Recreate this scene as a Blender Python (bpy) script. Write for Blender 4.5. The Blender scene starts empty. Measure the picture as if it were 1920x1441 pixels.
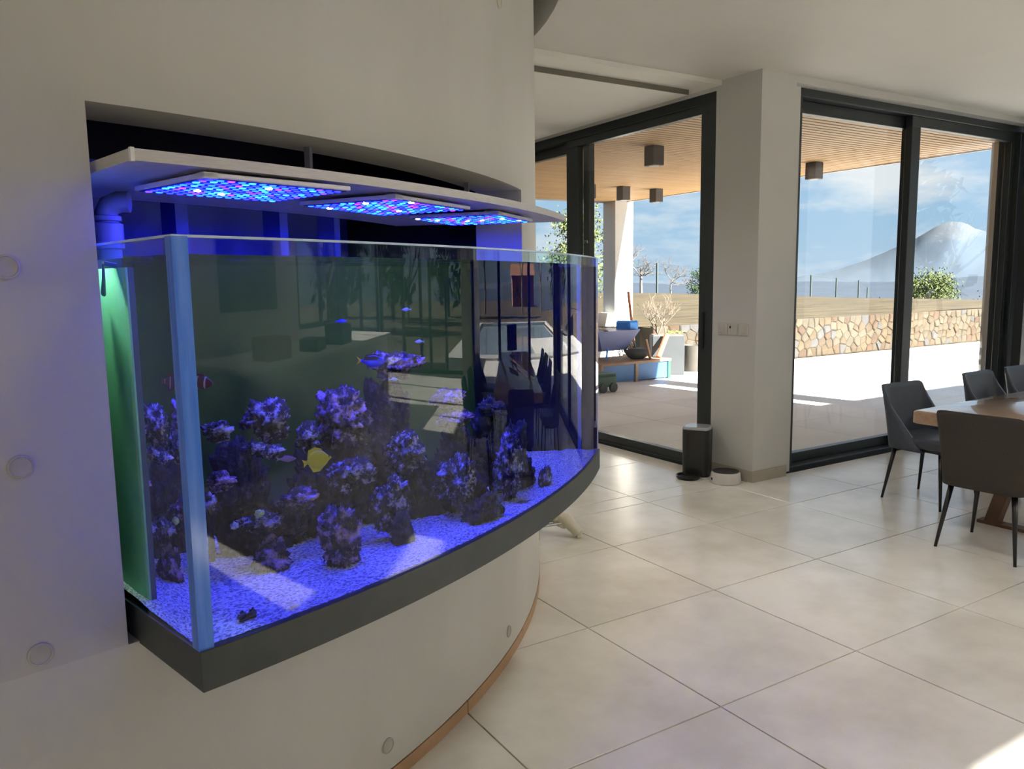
import bpy, math, random
from mathutils import Vector, Matrix, noise
R = math.radians
rnd = random.Random(7)
C = bpy.context.scene.collection
SC = bpy.context.scene

# ------------------------------------------------------------------ camera
cam = bpy.data.cameras.new('camera')
cam.sensor_fit = 'HORIZONTAL'; cam.sensor_width = 36.0
cam.lens = 1478.975 / 1920 * 36.0
cam.clip_start = 0.05; cam.clip_end = 20000
camo = bpy.data.objects.new('camera', cam); C.objects.link(camo)
CAM = Vector((-2.07158, -2.72260, 1.55500))
pitch, roll, yaw = 0.128066928, -0.0145452366, 0.554114614
fwd = Vector((math.sin(yaw)*math.cos(pitch), math.cos(yaw)*math.cos(pitch), -math.sin(pitch)))
rgt = Vector((math.cos(yaw), -math.sin(yaw), 0)); up = rgt.cross(fwd)
r2 = rgt*math.cos(roll) + up*math.sin(roll); u2 = -rgt*math.sin(roll) + up*math.cos(roll)
M = Matrix((r2, u2, -fwd)).transposed().to_4x4(); M.translation = CAM
camo.matrix_world = M
SC.camera = camo
SC.view_settings.view_transform = 'Standard'
SC.view_settings.look = 'None'
SC.view_settings.gamma = 1.0
SC.view_settings.use_curve_mapping = False
SC.view_settings.exposure = 0.90
SC.cycles.use_denoising = True
SC.cycles.max_bounces = 14; SC.cycles.diffuse_bounces = 7; SC.cycles.glossy_bounces = 6
SC.cycles.transparent_max_bounces = 24; SC.cycles.transmission_bounces = 6
SC.cycles.caustics_reflective = False; SC.cycles.caustics_refractive = True
SC.cycles.sample_clamp_indirect = 6.0

# ------------------------------------------------------------------ world
W = bpy.data.worlds.new('sky'); SC.world = W; W.use_nodes = True
nt = W.node_tree; nt.nodes.clear()
def N(nt, t, **kw):
    n = nt.nodes.new(t)
    for k, v in kw.items():
        if k in n.inputs: n.inputs[k].default_value = v
        else: setattr(n, k, v)
    return n
tc = N(nt, 'ShaderNodeTexCoord'); sep = N(nt, 'ShaderNodeSeparateXYZ')
nt.links.new(tc.outputs['Generated'], sep.inputs[0])
ramp = N(nt, 'ShaderNodeValToRGB')
e = ramp.color_ramp.elements
e[0].position = 0.47; e[0].color = (0.30, 0.40, 0.55, 1)
e[1].position = 1.0; e[1].color = (0.30, 0.48, 0.80, 1)
for p, col in ((0.50, (0.50, 0.66, 0.84, 1)), (0.53, (0.42, 0.63, 0.84, 1)), (0.60, (0.38, 0.58, 0.84, 1))):
    el = ramp.color_ramp.elements.new(p); el.color = col
ma = N(nt, 'ShaderNodeMath', operation='MULTIPLY_ADD'); ma.inputs[1].default_value = 0.5; ma.inputs[2].default_value = 0.5
nt.links.new(sep.outputs['Z'], ma.inputs[0]); nt.links.new(ma.outputs[0], ramp.inputs[0])
mp = N(nt, 'ShaderNodeMapping'); mp.inputs['Scale'].default_value = (1.0, 1.0, 3.2); mp.inputs['Location'].default_value = (3.1, 1.7, 0.4)
nt.links.new(tc.outputs['Generated'], mp.inputs[0])
nz = N(nt, 'ShaderNodeTexNoise', Scale=5.5, Detail=9.0, Roughness=0.58)
nt.links.new(mp.outputs[0], nz.inputs['Vector'])
cr = N(nt, 'ShaderNodeValToRGB'); cr.color_ramp.elements[0].position = 0.47; cr.color_ramp.elements[1].position = 0.66
nt.links.new(nz.outputs['Fac'], cr.inputs[0])
mx = N(nt, 'ShaderNodeMix', data_type='RGBA')
mx.inputs['B'].default_value = (0.86, 0.90, 0.95, 1)
nt.links.new(cr.outputs[0], mx.inputs['Factor']); nt.links.new(ramp.outputs[0], mx.inputs['A'])
bg = N(nt, 'ShaderNodeBackground', Strength=0.61)
nt.links.new(mx.outputs['Result'], bg.inputs[0])
wo = N(nt, 'ShaderNodeOutputWorld'); nt.links.new(bg.outputs[0], wo.inputs[0])

# ------------------------------------------------------------------ sun
sun = bpy.data.lights.new('sun', 'SUN'); sun.energy = 25.0; sun.angle = R(0.6); sun.color = (1.0, 0.955, 0.885)
suno = bpy.data.objects.new('sun', sun); C.objects.link(suno)
SUN = Vector((0.21, -1.62, 1.0)).normalized()
suno.rotation_euler = SUN.to_track_quat('Z', 'Y').to_euler()
suno.location = (0, -10, 12)

FILL_W = 50.0      # watts of each added fill lamp

# ------------------------------------------------------------------ materials
MATS = {}
def mat(name, col, rough=0.6, col2=None, scale=4.0, metal=0.0, spec=0.5, bump=0.0, bscale=40.0, detail=4.0, coord='Object',
        lo=0.35, hi=0.65, stretch=None, rand=0.0, coat=0.0, emit=None, estr=0.0):
    m = bpy.data.materials.new(name); m.use_nodes = True; t = m.node_tree; b = t.nodes['Principled BSDF']
    b.inputs['Roughness'].default_value = rough; b.inputs['Metallic'].default_value = metal
    b.inputs['Specular IOR Level'].default_value = spec
    b.inputs['Coat Weight'].default_value = coat
    b.inputs['Base Color'].default_value = (*col, 1)
    tcn = N(t, 'ShaderNodeTexCoord'); vec = N(t, 'ShaderNodeNewGeometry').outputs['Position'] if coord == 'Position' else tcn.outputs[coord]
    if stretch:
        mpn = N(t, 'ShaderNodeMapping'); mpn.inputs['Scale'].default_value = stretch
        t.links.new(vec, mpn.inputs[0]); vec = mpn.outputs[0]
    last = None
    if col2:
        nzn = N(t, 'ShaderNodeTexNoise', Scale=scale, Detail=detail, Roughness=0.6); t.links.new(vec, nzn.inputs['Vector'])
        crn = N(t, 'ShaderNodeValToRGB'); ee = crn.color_ramp.elements
        ee[0].position = lo; ee[1].position = hi; ee[0].color = (*col, 1); ee[1].color = (*col2, 1)
        t.links.new(nzn.outputs['Fac'], crn.inputs[0]); last = crn.outputs[0]
    if rand:
        oi = N(t, 'ShaderNodeObjectInfo'); mr = N(t, 'ShaderNodeMapRange'); mr.inputs['To Min'].default_value = 1-rand; mr.inputs['To Max'].default_value = 1+rand
        t.links.new(oi.outputs['Random'], mr.inputs['Value'])
        vm = N(t, 'ShaderNodeVectorMath', operation='SCALE')
        if last: t.links.new(last, vm.inputs[0])
        else: vm.inputs[0].default_value = col
        t.links.new(mr.outputs[0], vm.inputs['Scale']); last = vm.outputs[0]
    if last: t.links.new(last, b.inputs['Base Color'])
    if bump:
        nb = N(t, 'ShaderNodeTexNoise', Scale=bscale, Detail=5.0); t.links.new(vec, nb.inputs['Vector'])
        bp = N(t, 'ShaderNodeBump', Strength=bump, Distance=0.01); t.links.new(nb.outputs['Fac'], bp.inputs['Height'])
        t.links.new(bp.outputs[0], b.inputs['Normal'])
    if emit:
        b.inputs['Emission Color'].default_value = (*emit, 1); b.inputs['Emission Strength'].default_value = estr
    MATS[name] = m
    return m

def glass(name, tint=(0.97, 0.99, 0.98), ior=1.5, rough=0.0, twosided=True):
    m = bpy.data.materials.new(name); m.use_nodes = True; t = m.node_tree; t.nodes.clear()
    tr = N(t, 'ShaderNodeBsdfTransparent', Color=(*tint, 1)); gl = N(t, 'ShaderNodeBsdfGlossy', Roughness=rough)
    fr = N(t, 'ShaderNodeFresnel', IOR=ior)
    if twosided:
        ge = N(t, 'ShaderNodeNewGeometry'); mr = N(t, 'ShaderNodeMapRange')
        mr.inputs['To Min'].default_value = ior; mr.inputs['To Max'].default_value = 1/ior
        t.links.new(ge.outputs['Backfacing'], mr.inputs['Value']); t.links.new(mr.outputs[0], fr.inputs['IOR'])
    ms = N(t, 'ShaderNodeMixShader'); t.links.new(fr.outputs[0], ms.inputs[0]); t.links.new(tr.outputs[0], ms.inputs[1]); t.links.new(gl.outputs[0], ms.inputs[2])
    o = N(t, 'ShaderNodeOutputMaterial'); t.links.new(ms.outputs[0], o.inputs[0])
    MATS[name] = m
    return m

def emis(name, col, st):
    m = bpy.data.materials.new(name); m.use_nodes = True; t = m.node_tree; t.nodes.clear()
    em = N(t, 'ShaderNodeEmission', Color=(*col, 1), Strength=st); o = N(t, 'ShaderNodeOutputMaterial'); t.links.new(em.outputs[0], o.inputs[0])
    MATS[name] = m
    return m

concrete = mat('concrete', (0.48, 0.468, 0.425), 0.62, (0.56, 0.548, 0.505), 1.3, bump=0.10, bscale=28, detail=7, stretch=(1, 1, 0.35), lo=0.3, hi=0.7)
concrete_low = mat('concrete_lower_pour', (0.55, 0.535, 0.485), 0.62, (0.63, 0.615, 0.565), 1.3, bump=0.10, bscale=28, detail=7, stretch=(1, 1, 0.35), lo=0.3, hi=0.7)
plugm = mat('plug_concrete', (0.42, 0.40, 0.35), 0.6, (0.48, 0.46, 0.41), 8, bump=0.08)
white = mat('white_paint', (0.62, 0.605, 0.57), 0.7, (0.65, 0.635, 0.60), 1.2)
white_c = mat('white_low_ceiling_lit', (0.78, 0.765, 0.72), 0.7, (0.81, 0.795, 0.75), 1.2)  # lighter copy of the white paint, for light coming in from the terrace
pillarp = mat('pillar_paint', (0.52, 0.512, 0.49), 0.6, (0.55, 0.542, 0.52), 1.2)
tilem = mat('floor_tile', (0.68, 0.645, 0.57), 0.23, (0.86, 0.825, 0.765), 1.5, spec=0.8, coord='Position', detail=7, lo=0.36, hi=0.62, rand=0.03)
grout = mat('grout', (0.10, 0.085, 0.065), 0.9, (0.13, 0.11, 0.09), 20)
basem = mat('tan_baseboard', (0.42, 0.25, 0.13), 0.45, (0.50, 0.31, 0.17), 6)
basepale = mat('beige_baseboard', (0.36, 0.32, 0.25), 0.45, (0.40, 0.36, 0.29), 6)
alu = mat('anthracite_aluminium', (0.020, 0.026, 0.028), 0.38, (0.026, 0.032, 0.034), 30)
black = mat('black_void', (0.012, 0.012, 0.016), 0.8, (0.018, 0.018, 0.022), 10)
niche = mat('niche_led_glow', (0.09, 0.12, 0.66), 0.7, (0.10, 0.13, 0.72), 5)  # blue LED glow painted into the niche colour
pane = glass('window_glass', (0.95, 0.965, 0.96), 1.5)
tglass = glass('tank_glass', (0.90, 0.975, 0.95), 1.52)
def water_glass(name, tint, ior=1.33, fior=1.52):
    m = bpy.data.materials.new(name); m.use_nodes = True; t = m.node_tree; t.nodes.clear()
    rf = N(t, 'ShaderNodeBsdfRefraction', Color=(*tint, 1), Roughness=0.0, IOR=ior); gl = N(t, 'ShaderNodeBsdfGlossy', Roughness=0.0)
    fr = N(t, 'ShaderNodeFresnel', IOR=fior); ge = N(t, 'ShaderNodeNewGeometry'); mr = N(t, 'ShaderNodeMapRange')
    mr.inputs['To Min'].default_value = fior; mr.inputs['To Max'].default_value = ior
    t.links.new(ge.outputs['Backfacing'], mr.inputs['Value']); t.links.new(mr.outputs[0], fr.inputs['IOR'])
    ms = N(t, 'ShaderNodeMixShader'); t.links.new(fr.outputs[0], ms.inputs[0]); t.links.new(rf.outputs[0], ms.inputs[1]); t.links.new(gl.outputs[0], ms.inputs[2])
    o = N(t, 'ShaderNodeOutputMaterial'); t.links.new(ms.outputs[0], o.inputs[0]); MATS[name] = m
    return m
fpane = water_glass('tank_pane_on_water', (0.86, 0.97, 0.93))
waterm = glass('water_surface', (0.95, 0.98, 0.98), 1.33)
tbase = mat('tank_base_paint', (0.045, 0.052, 0.048), 0.5, (0.055, 0.062, 0.057), 12)
tback = mat('tank_back_panel', (0.022, 0.085, 0.009), 0.22, (0.027, 0.10, 0.011), 3)
bond = mat('glass_bond_glow', (0.05, 0.19, 0.78), 0.12, (0.11, 0.28, 0.88), 9, stretch=(6, 6, 0.4), spec=0.6)  # light carried along the glass edge, painted in as saturated blue
bondtop = mat('glass_top_edge', (0.45, 0.58, 0.75), 0.1, (0.60, 0.72, 0.85), 9, spec=0.7)
greenm = mat('weir_green_glow', (0.20, 0.62, 0.33), 0.5, (0.30, 0.75, 0.42), 9, lo=0.3, hi=0.7)  # green stands in for light refracted through the water
tealm = mat('teal_weir', (0.03, 0.07, 0.10), 0.5, (0.04, 0.09, 0.12), 9)
pvc = mat('grey_pvc', (0.20, 0.20, 0.26), 0.35, (0.23, 0.23, 0.29), 10)
canopym = mat('brushed_canopy', (0.52, 0.49, 0.44), 0.35, (0.60, 0.57, 0.52), 30, metal=0.1, stretch=(1, 1, 12))
silver = mat('silver_edge', (0.74, 0.72, 0.70), 0.3, (0.80, 0.78, 0.76), 20, metal=0.1)
ledbody = mat('lamp_face', (0.010, 0.012, 0.05), 0.35, (0.015, 0.016, 0.06), 20)
LEDS = [emis('led_royal', (0.001, 0.0016, 1.0), 54), emis('led_blue', (0.001, 0.006, 1.0), 54), emis('led_cyan', (0.002, 0.020, 1.0), 48),
        emis('led_violet', (0.006, 0.002, 1.0), 46), emis('led_magenta', (0.030, 0.003, 0.8), 30), emis('led_white', (0.40, 0.48, 1.0), 120)]
sandm = mat('sand_grains', (0.22, 0.21, 0.24), 0.9, (0.90, 0.88, 0.92), 110, detail=2, lo=0.36, hi=0.58, bump=0.5, bscale=140)
ROCKS = [mat('live_rock_a', (0.022, 0.018, 0.022), 0.85, (0.62, 0.54, 0.72), 40, detail=9, lo=0.50, hi=0.66, bump=0.7, bscale=60),
         mat('live_rock_b', (0.030, 0.020, 0.030), 0.85, (0.60, 0.38, 0.62), 34, detail=9, lo=0.48, hi=0.66, bump=0.7, bscale=50),
         mat('live_rock_c', (0.020, 0.018, 0.018), 0.9, (0.16, 0.13, 0.17), 36, detail=9, lo=0.54, hi=0.76, bump=0.7, bscale=60)]
wood = mat('table_oak', (0.27, 0.165, 0.095), 0.30, (0.36, 0.23, 0.14), 5, stretch=(1, 9, 9), detail=6, spec=0.8, coat=1.0)
wooddark = mat('table_leg_wood', (0.10, 0.05, 0.025), 0.5, (0.13, 0.07, 0.035), 5)
leather = mat('slate_leather', (0.040, 0.049, 0.070), 0.40, (0.050, 0.060, 0.084), 60, bump=0.05, bscale=200)
taupe = mat('taupe_fabric', (0.036, 0.029, 0.022), 0.85, (0.045, 0.037, 0.029), 150, bump=0.2, bscale=300)
blackmetal = mat('black_metal', (0.008, 0.008, 0.009), 0.35, (0.012, 0.012, 0.013), 10)
feedm = mat('black_plastic', (0.018, 0.018, 0.019), 0.35, (0.022, 0.022, 0.023), 10)
feedlid = mat('grey_lid', (0.35, 0.36, 0.40), 0.15, (0.40, 0.41, 0.45), 10)
bowlw = mat('white_bowl', (0.55, 0.53, 0.49), 0.4, (0.60, 0.58, 0.54), 10)
cream = mat('cream_plastic', (0.62, 0.57, 0.44), 0.35, (0.66, 0.61, 0.48), 10)
chrome = mat('steel', (0.45, 0.45, 0.45), 0.25, (0.5, 0.5, 0.5), 10, metal=0.9)
switchm = mat('switch_plastic', (0.50, 0.475, 0.43), 0.4, (0.52, 0.495, 0.45), 10)
# outdoors
slatm = mat('larch_slat', (0.54, 0.325, 0.15), 0.6, (0.63, 0.40, 0.20), 3, stretch=(0.6, 12, 12), rand=0.07)
soffit = mat('soffit_dark', (0.16, 0.09, 0.045), 0.8, (0.19, 0.11, 0.055), 4)
render_w = mat('white_render', (0.66, 0.64, 0.60), 0.8, (0.70, 0.68, 0.64), 2)
render_b = mat('grey_brown_render', (0.30, 0.26, 0.21), 0.8, (0.34, 0.30, 0.245), 3)
patiom = mat('patio_tile', (0.74, 0.70, 0.64), 0.55, (0.82, 0.78, 0.72), 1.5, detail=6, rand=0.05, coord='Position')
patiog = mat('patio_grout', (0.24, 0.21, 0.17), 0.9, (0.28, 0.25, 0.20), 10)
STONES = [mat('stone_ochre', (0.0494, 0.0328, 0.0169), 0.9, (0.0652, 0.0463, 0.0266), 7, rand=0.18, bump=0.4),
          mat('stone_cream', (0.0526, 0.0405, 0.0255), 0.9, (0.0662, 0.0535, 0.0360), 7, rand=0.15, bump=0.4),
          mat('stone_rust', (0.0455, 0.0261, 0.0142), 0.9, (0.0593, 0.0363, 0.0209), 7, rand=0.18, bump=0.4),
          mat('stone_grey', (0.0435, 0.0403, 0.0395), 0.9, (0.0573, 0.0538, 0.0506), 7, rand=0.12, bump=0.4)]
mortar = mat('stone_mortar', (0.0650, 0.0517, 0.0340), 0.95, (0.0776, 0.0635, 0.0429), 12)
lawnm = mat('dry_grass', (0.036, 0.0235, 0.0075), 0.95, (0.082, 0.058, 0.0225), 1.3, detail=10, bump=0.6, bscale=6, lo=0.40, hi=0.62, stretch=(0.5, 2.2, 2.2))
plainm = mat('plain_haze_blue', (0.019, 0.032, 0.052), 0.95, (0.024, 0.039, 0.062), 0.01, detail=8, lo=0.35, hi=0.65)  # aerial haze painted into the ground colour
mountm = mat('mountain_rock_hazed', (0.042, 0.060, 0.085), 0.95, (0.046, 0.064, 0.089), 0.004, detail=8)  # blue haze painted into the rock colour
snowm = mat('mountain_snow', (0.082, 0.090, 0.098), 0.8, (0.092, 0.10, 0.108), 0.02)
bark = mat('bark', (0.14, 0.11, 0.085), 0.9, (0.20, 0.16, 0.125), 12)
barkpale = mat('pale_bark', (0.0932, 0.0839, 0.0808), 0.9, (0.1181, 0.1088, 0.1026), 12)
leafg = mat('yellow_green_leaves', (0.0630, 0.0924, 0.0210), 0.8, (0.1176, 0.1428, 0.0420), 3)
leafd = mat('dark_green_leaves', (0.02, 0.045, 0.018), 0.8, (0.045, 0.08, 0.03), 3)
fencem = mat('fence_green', (0.03, 0.045, 0.045), 0.6, (0.04, 0.055, 0.055), 6)
poolm = mat('pale_pool_water', (0.30, 0.40, 0.46), 0.06, (0.36, 0.46, 0.52), 0.6)
poolw = mat('pool_coping', (0.5, 0.48, 0.44), 0.7, (0.56, 0.54, 0.50), 2)
bluep = mat('blue_paint', (0.035, 0.13, 0.34), 0.5, (0.05, 0.17, 0.42), 4)
bluet = mat('navy_tub', (0.05, 0.07, 0.20), 0.5, (0.07, 0.09, 0.25), 4)
brightb = mat('bright_blue_plastic', (0.01, 0.22, 0.75), 0.4, (0.02, 0.28, 0.85), 4)
woodpale = mat('weathered_wood', (0.30, 0.18, 0.11), 0.8, (0.38, 0.24, 0.16), 6)
rustm = mat('rust_orange', (0.42, 0.13, 0.05), 0.7, (0.50, 0.18, 0.08), 6)
greyp = mat('grey_planter', (0.0370, 0.0422, 0.0475), 0.7, (0.0440, 0.0493, 0.0554), 4)
greenp = mat('green_machine', (0.02, 0.075, 0.045), 0.5, (0.03, 0.10, 0.06), 6)
brick = mat('terracotta', (0.30, 0.13, 0.07), 0.8, (0.36, 0.17, 0.10), 3)

# ------------------------------------------------------------------ mesh helpers
class MB:
    def __init__(s): s.v = []; s.f = []; s.mi = []
    def add(s, vs, fs, mi=0):
        o = len(s.v); s.v += [tuple(v) for v in vs]; s.f += [tuple(i+o for i in f) for f in fs]; s.mi += [mi]*len(fs); return s
    def box(s, a, b, mi=0):
        x0, y0, z0 = a; x1, y1, z1 = b
        return s.add([(x0,y0,z0),(x1,y0,z0),(x1,y1,z0),(x0,y1,z0),(x0,y0,z1),(x1,y0,z1),(x1,y1,z1),(x0,y1,z1)],
              [(0,3,2,1),(4,5,6,7),(0,1,5,4),(1,2,6,5),(2,3,7,6),(3,0,4,7)], mi)
    def cbox(s, a, b, c=0.003, mi=0):
        # box with chamfered edges
        x0,y0,z0 = a; x1,y1,z1 = b
        pts = []
        for ax in range(3):
            for sx in (0,1):
                for sy in (0,1):
                    for sz in (0,1):
                        p = [(x0,x1)[sx],(y0,y1)[sy],(z0,z1)[sz]]
                        for k,(sg,) in enumerate(zip((sx,sy,sz))):
                            if k != ax: p[k] += c if sg == 0 else -c
                        pts.append(p)
        return s.hull(pts, mi)
    def hull(s, pts, mi=0):
        import bmesh
        bm = bmesh.new()
        for p in pts: bm.verts.new(p)
        bmesh.ops.convex_hull(bm, input=bm.verts)
        loose = [v for v in bm.verts if not v.link_faces]
        bmesh.ops.delete(bm, geom=loose, context='VERTS')
        bmesh.ops.dissolve_limit(bm, angle_limit=0.01, verts=bm.verts, edges=bm.edges)
        bm.verts.index_update()
        s.add([v.co[:] for v in bm.verts], [[v.index for v in f.verts] for f in bm.faces], mi); bm.free(); return s
    def prism(s, poly, z0, z1, mi=0, axis='z', top=None):
        n = len(poly); tp = top or poly
        def P(p, z): return (p[0],p[1],z) if axis=='z' else ((p[0],z,p[1]) if axis=='y' else (z,p[0],p[1]))
        vs = [P(p,z0) for p in poly]+[P(p,z1) for p in tp]
        fs = [tuple(range(n))[::-1], tuple(range(n,2*n))]+[(i,(i+1)%n,n+(i+1)%n,n+i) for i in range(n)]
        return s.add(vs, fs, mi)
    def tube(s, pts, rads, n=8, mi=0, cap=True):
        pts = [Vector(p) for p in pts]
        if not hasattr(rads,'__len__'): rads = [rads]*len(pts)
        vs = []; fs = []; prev = None
        for i,p in enumerate(pts):
            t = (pts[min(i+1,len(pts)-1)]-pts[max(i-1,0)]).normalized()
            a = prev if prev is not None else (Vector((0,0,1)) if abs(t.z) < 0.9 else Vector((1,0,0)))
            u = (a - t*a.dot(t)).normalized(); prev = u; w = t.cross(u)
            for k in range(n):
                an = 2*math.pi*k/n; vs.append(p+(u*math.cos(an)+w*math.sin(an))*rads[i])
        for i in range(len(pts)-1):
            for k in range(n): fs.append((i*n+k,i*n+(k+1)%n,(i+1)*n+(k+1)%n,(i+1)*n+k))
        if cap: fs += [tuple(range(n))[::-1], tuple(range((len(pts)-1)*n,len(pts)*n))]
        return s.add(vs, fs, mi)
    def lathe(s, prof, n=24, c=(0,0,0), mi=0, sx=1, sy=1):
        vs=[]; fs=[]
        for r,z in prof:
            for k in range(n):
                a=2*math.pi*k/n; vs.append((c[0]+sx*r*math.cos(a),c[1]+sy*r*math.sin(a),c[2]+z))
        for i in range(len(prof)-1):
            for k in range(n): fs.append((i*n+k,i*n+(k+1)%n,(i+1)*n+(k+1)%n,(i+1)*n+k))
        fs += [tuple(range(n))[::-1], tuple(range((len(prof)-1)*n,len(prof)*n))]
        return s.add(vs,fs,mi)
    def grid(s, fn, nu, nv, mi=0, closed=False):
        vs=[fn(i/nu,j/nv) for i in range(nu+1) for j in range(nv+1)]
        fs=[(i*(nv+1)+j,(i+1)*(nv+1)+j,(i+1)*(nv+1)+j+1,i*(nv+1)+j+1) for i in range(nu) for j in range(nv)]
        return s.add(vs,fs,mi)
    def sector(s, R0, R1, t0, t1, z0, z1, n=24, t0b=None, t1b=None, mi=0):
        # slab between radii R0 < R1 about WC; inner angles may differ
        t0b = t0 if t0b is None else t0b; t1b = t1 if t1b is None else t1b
        vs=[]; fs=[]
        for i in range(n+1):
            k=i/n; a=R(t0+(t1-t0)*k); b=R(t0b+(t1b-t0b)*k)
            ou=(WC[0]+R1*math.cos(a),WC[1]+R1*math.sin(a)); inn=(WC[0]+R0*math.cos(b),WC[1]+R0*math.sin(b))
            vs += [(*ou,z0),(*ou,z1),(*inn,z1),(*inn,z0)]
        for i in range(n):
            for k in range(4): fs.append((i*4+k,(i+1)*4+k,(i+1)*4+(k+1)%4,i*4+(k+1)%4))
        fs += [(0,1,2,3),(n*4+3,n*4+2,n*4+1,n*4)]
        return s.add(vs,fs,mi)
    def mesh(s, name, mats, smooth=False, off=(0,0,0)):
        me = bpy.data.meshes.new(name)
        v = [(a-off[0],b-off[1],c-off[2]) for a,b,c in s.v] if any(off) else s.v
        me.from_pydata(v, [], s.f)
        for m in (mats if isinstance(mats,(list,tuple)) else [mats]): me.materials.append(m)
        if any(s.mi): me.polygons.foreach_set('material_index', s.mi)
        import bmesh
        bm = bmesh.new(); bm.from_mesh(me); bmesh.ops.recalc_face_normals(bm, faces=bm.faces); bm.to_mesh(me); bm.free()
        if smooth:
            me.polygons.foreach_set('use_smooth',[True]*len(me.polygons))
            if smooth != 'all': me.set_sharp_from_angle(angle=R(40))
        me.update(); return me
WC = (-2.746, 2.577)
def pol(t, r, z=0): return Vector((WC[0]+r*math.cos(R(t)), WC[1]+r*math.sin(R(t)), z))

def put(name, me, parent=None, loc=(0,0,0), rot=(0,0,0), scale=None):
    o = bpy.data.objects.new(name, me); C.objects.link(o)
    if parent: o.parent = parent
    o.location = loc; o.rotation_euler = rot
    if scale: o.scale = scale
    return o
def wpart(name, mb, m, parent=None, smooth=False):
    # geometry given in world coordinates; parent unrotated
    off = (0,0,0)
    p = parent
    while p is not None:
        off = (off[0]+p.location[0], off[1]+p.location[1], off[2]+p.location[2]); p = p.parent
    return put(name, mb.mesh(name, m, smooth, off), parent)
def part(name, mb, m, parent=None, smooth=False): return put(name, mb.mesh(name, m, smooth), parent)
def tag(o, label=None, cat=None, group=None, kind=None):
    if label: o['label']=label
    if cat: o['category']=cat
    if group: o['group']=group
    if kind: o['kind']=kind
    return o
def thing(name, label, cat, loc=(0,0,0), rz=0.0, group=None):
    o = bpy.data.objects.new(name, None); C.objects.link(o); o.location=loc; o.rotation_euler=(0,0,rz); o.empty_display_size=0.1
    return tag(o,label,cat,group)
def struct(name, mb, m, smooth=False, label=None):
    o = wpart(name, mb, m, None, smooth); o['kind']='structure'
    if label: o['label']=label
    return o
def copy_tree(o, parent=None):
    c = o.copy(); C.objects.link(c); c.parent = parent
    for ch in list(o.children): copy_tree(ch, c)
    return c

# ================================================================== ROOM SHELL
ZC = 3.065                     # main ceiling
TS = 0.8
fl = MB(); fl.box((-7.2,-6.5,-0.06),(10.3,-1.9,-0.012)); fl.box((-7.2,-1.9,-0.06),(6.5,1.42,-0.012)); fl.box((-7.2,1.42,-0.06),(2.60,5.9,-0.012))
floor = struct('floor', fl, grout, label='floor of large pale beige satin tiles with dark joints')
TILE = {}
def tile_at(x0,x1,y0,y1,par,m,ztop,th,name,gap=0.003,ch=0.0012):
    w,d = round(x1-x0,3), round(y1-y0,3)
    k=(w,d,name)
    if k not in TILE:
        b=MB(); b.cbox((gap,gap,-th),(w-gap,d-gap,0),ch); TILE[k]=b.mesh(name,m)
    return put(name,TILE[k],par,(x0,y0,ztop))
def clip_tiles(x0,x1,y0,y1,par,m,ztop,th,name,ts=TS,skip=None):
    i0=math.floor(x0/ts); i1=math.ceil(x1/ts); j0=math.floor(y0/ts); j1=math.ceil(y1/ts)
    for i in range(i0,i1):
        for j in range(j0,j1):
            a,b_=max(x0,i*ts),min(x1,(i+1)*ts); c,d=max(y0,j*ts),min(y1,(j+1)*ts)
            if b_-a<0.03 or d-c<0.03: continue
            if skip and skip(a,b_,c,d): continue
            tile_at(a,b_,c,d,par,m,ztop,th,name)
def in_drum(a,b,c,d):
    return max(math.hypot(x-WC[0],y-WC[1]) for x in (a,b) for y in (c,d)) < 3.42
clip_tiles(-4.0,6.45,-6.3,1.40,floor,tilem,0.0,0.014,'floor_tile',skip=in_drum)
clip_tiles(-0.8,2.60,1.40,5.6,floor,tilem,0.0,0.014,'floor_tile',skip=in_drum)
clip_tiles(6.45,10.2,-6.3,-1.95,floor,tilem,0.0,0.014,'floor_tile')

# curved concrete wall with the aquarium opening
RO, RI = 3.495, 3.295
OT0, OT1, OZ0, OZ1 = -76.4, -44.2, 0.757, 1.942
ths = [-165+5.0*i for i in range(int((OT0+165)//5)+1)]
ths = [t for t in ths if t < OT0-0.5] + [OT0+(OT1-OT0)*i/32 for i in range(33)] + [OT1+1.4*(i+1) for i in range(30)] + [0,5,10,15,20,30,40,50,60]
ths = sorted(set(round(t,4) for t in ths))
zs = [0.05, 0.40, OZ0, 1.15, 1.55, OZ1, 2.5, 3.2, 4.2]
w = MB()
vi = {}
def V(i,j,k):
    if (i,j,k) not in vi:
        p = pol(ths[i], (RO,RI)[k], zs[j]); vi[(i,j,k)] = len(w.v); w.v.append(tuple(p))
    return vi[(i,j,k)]
def F(*q): w.f.append(tuple(q)); w.mi.append(0)
for i in range(len(ths)-1):
    for j in range(len(zs)-1):
        mid=(ths[i]+ths[i+1])/2
        if OT0 < mid < OT1 and OZ0-1e-6 <= zs[j] < OZ1-1e-6: continue
        F(V(i,j,0),V(i+1,j,0),V(i+1,j+1,0),V(i,j+1,0)); F(V(i,j,1),V(i,j+1,1),V(i+1,j+1,1),V(i+1,j,1))
        if zs[j+1]<=OZ0+1e-6: w.mi[-2]=w.mi[-1]=1
i0=ths.index(round(OT0,4)); i1=ths.index(round(OT1,4)); j0=zs.index(OZ0); j1=zs.index(OZ1)
for i in range(i0,i1):
    F(V(i,j0,0),V(i+1,j0,0),V(i+1,j0,1),V(i,j0,1)); F(V(i,j1,0),V(i,j1,1),V(i+1,j1,1),V(i+1,j1,0))
for j in range(j0,j1):
    F(V(i0,j,0),V(i0,j,1),V(i0,j+1,1),V(i0,j+1,0)); F(V(i1,j,0),V(i1,j+1,0),V(i1,j+1,1),V(i1,j,1))
wall = struct('wall_left', w, [concrete, concrete_low], smooth=True, label='curved bare concrete wall holding the aquarium')
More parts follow.
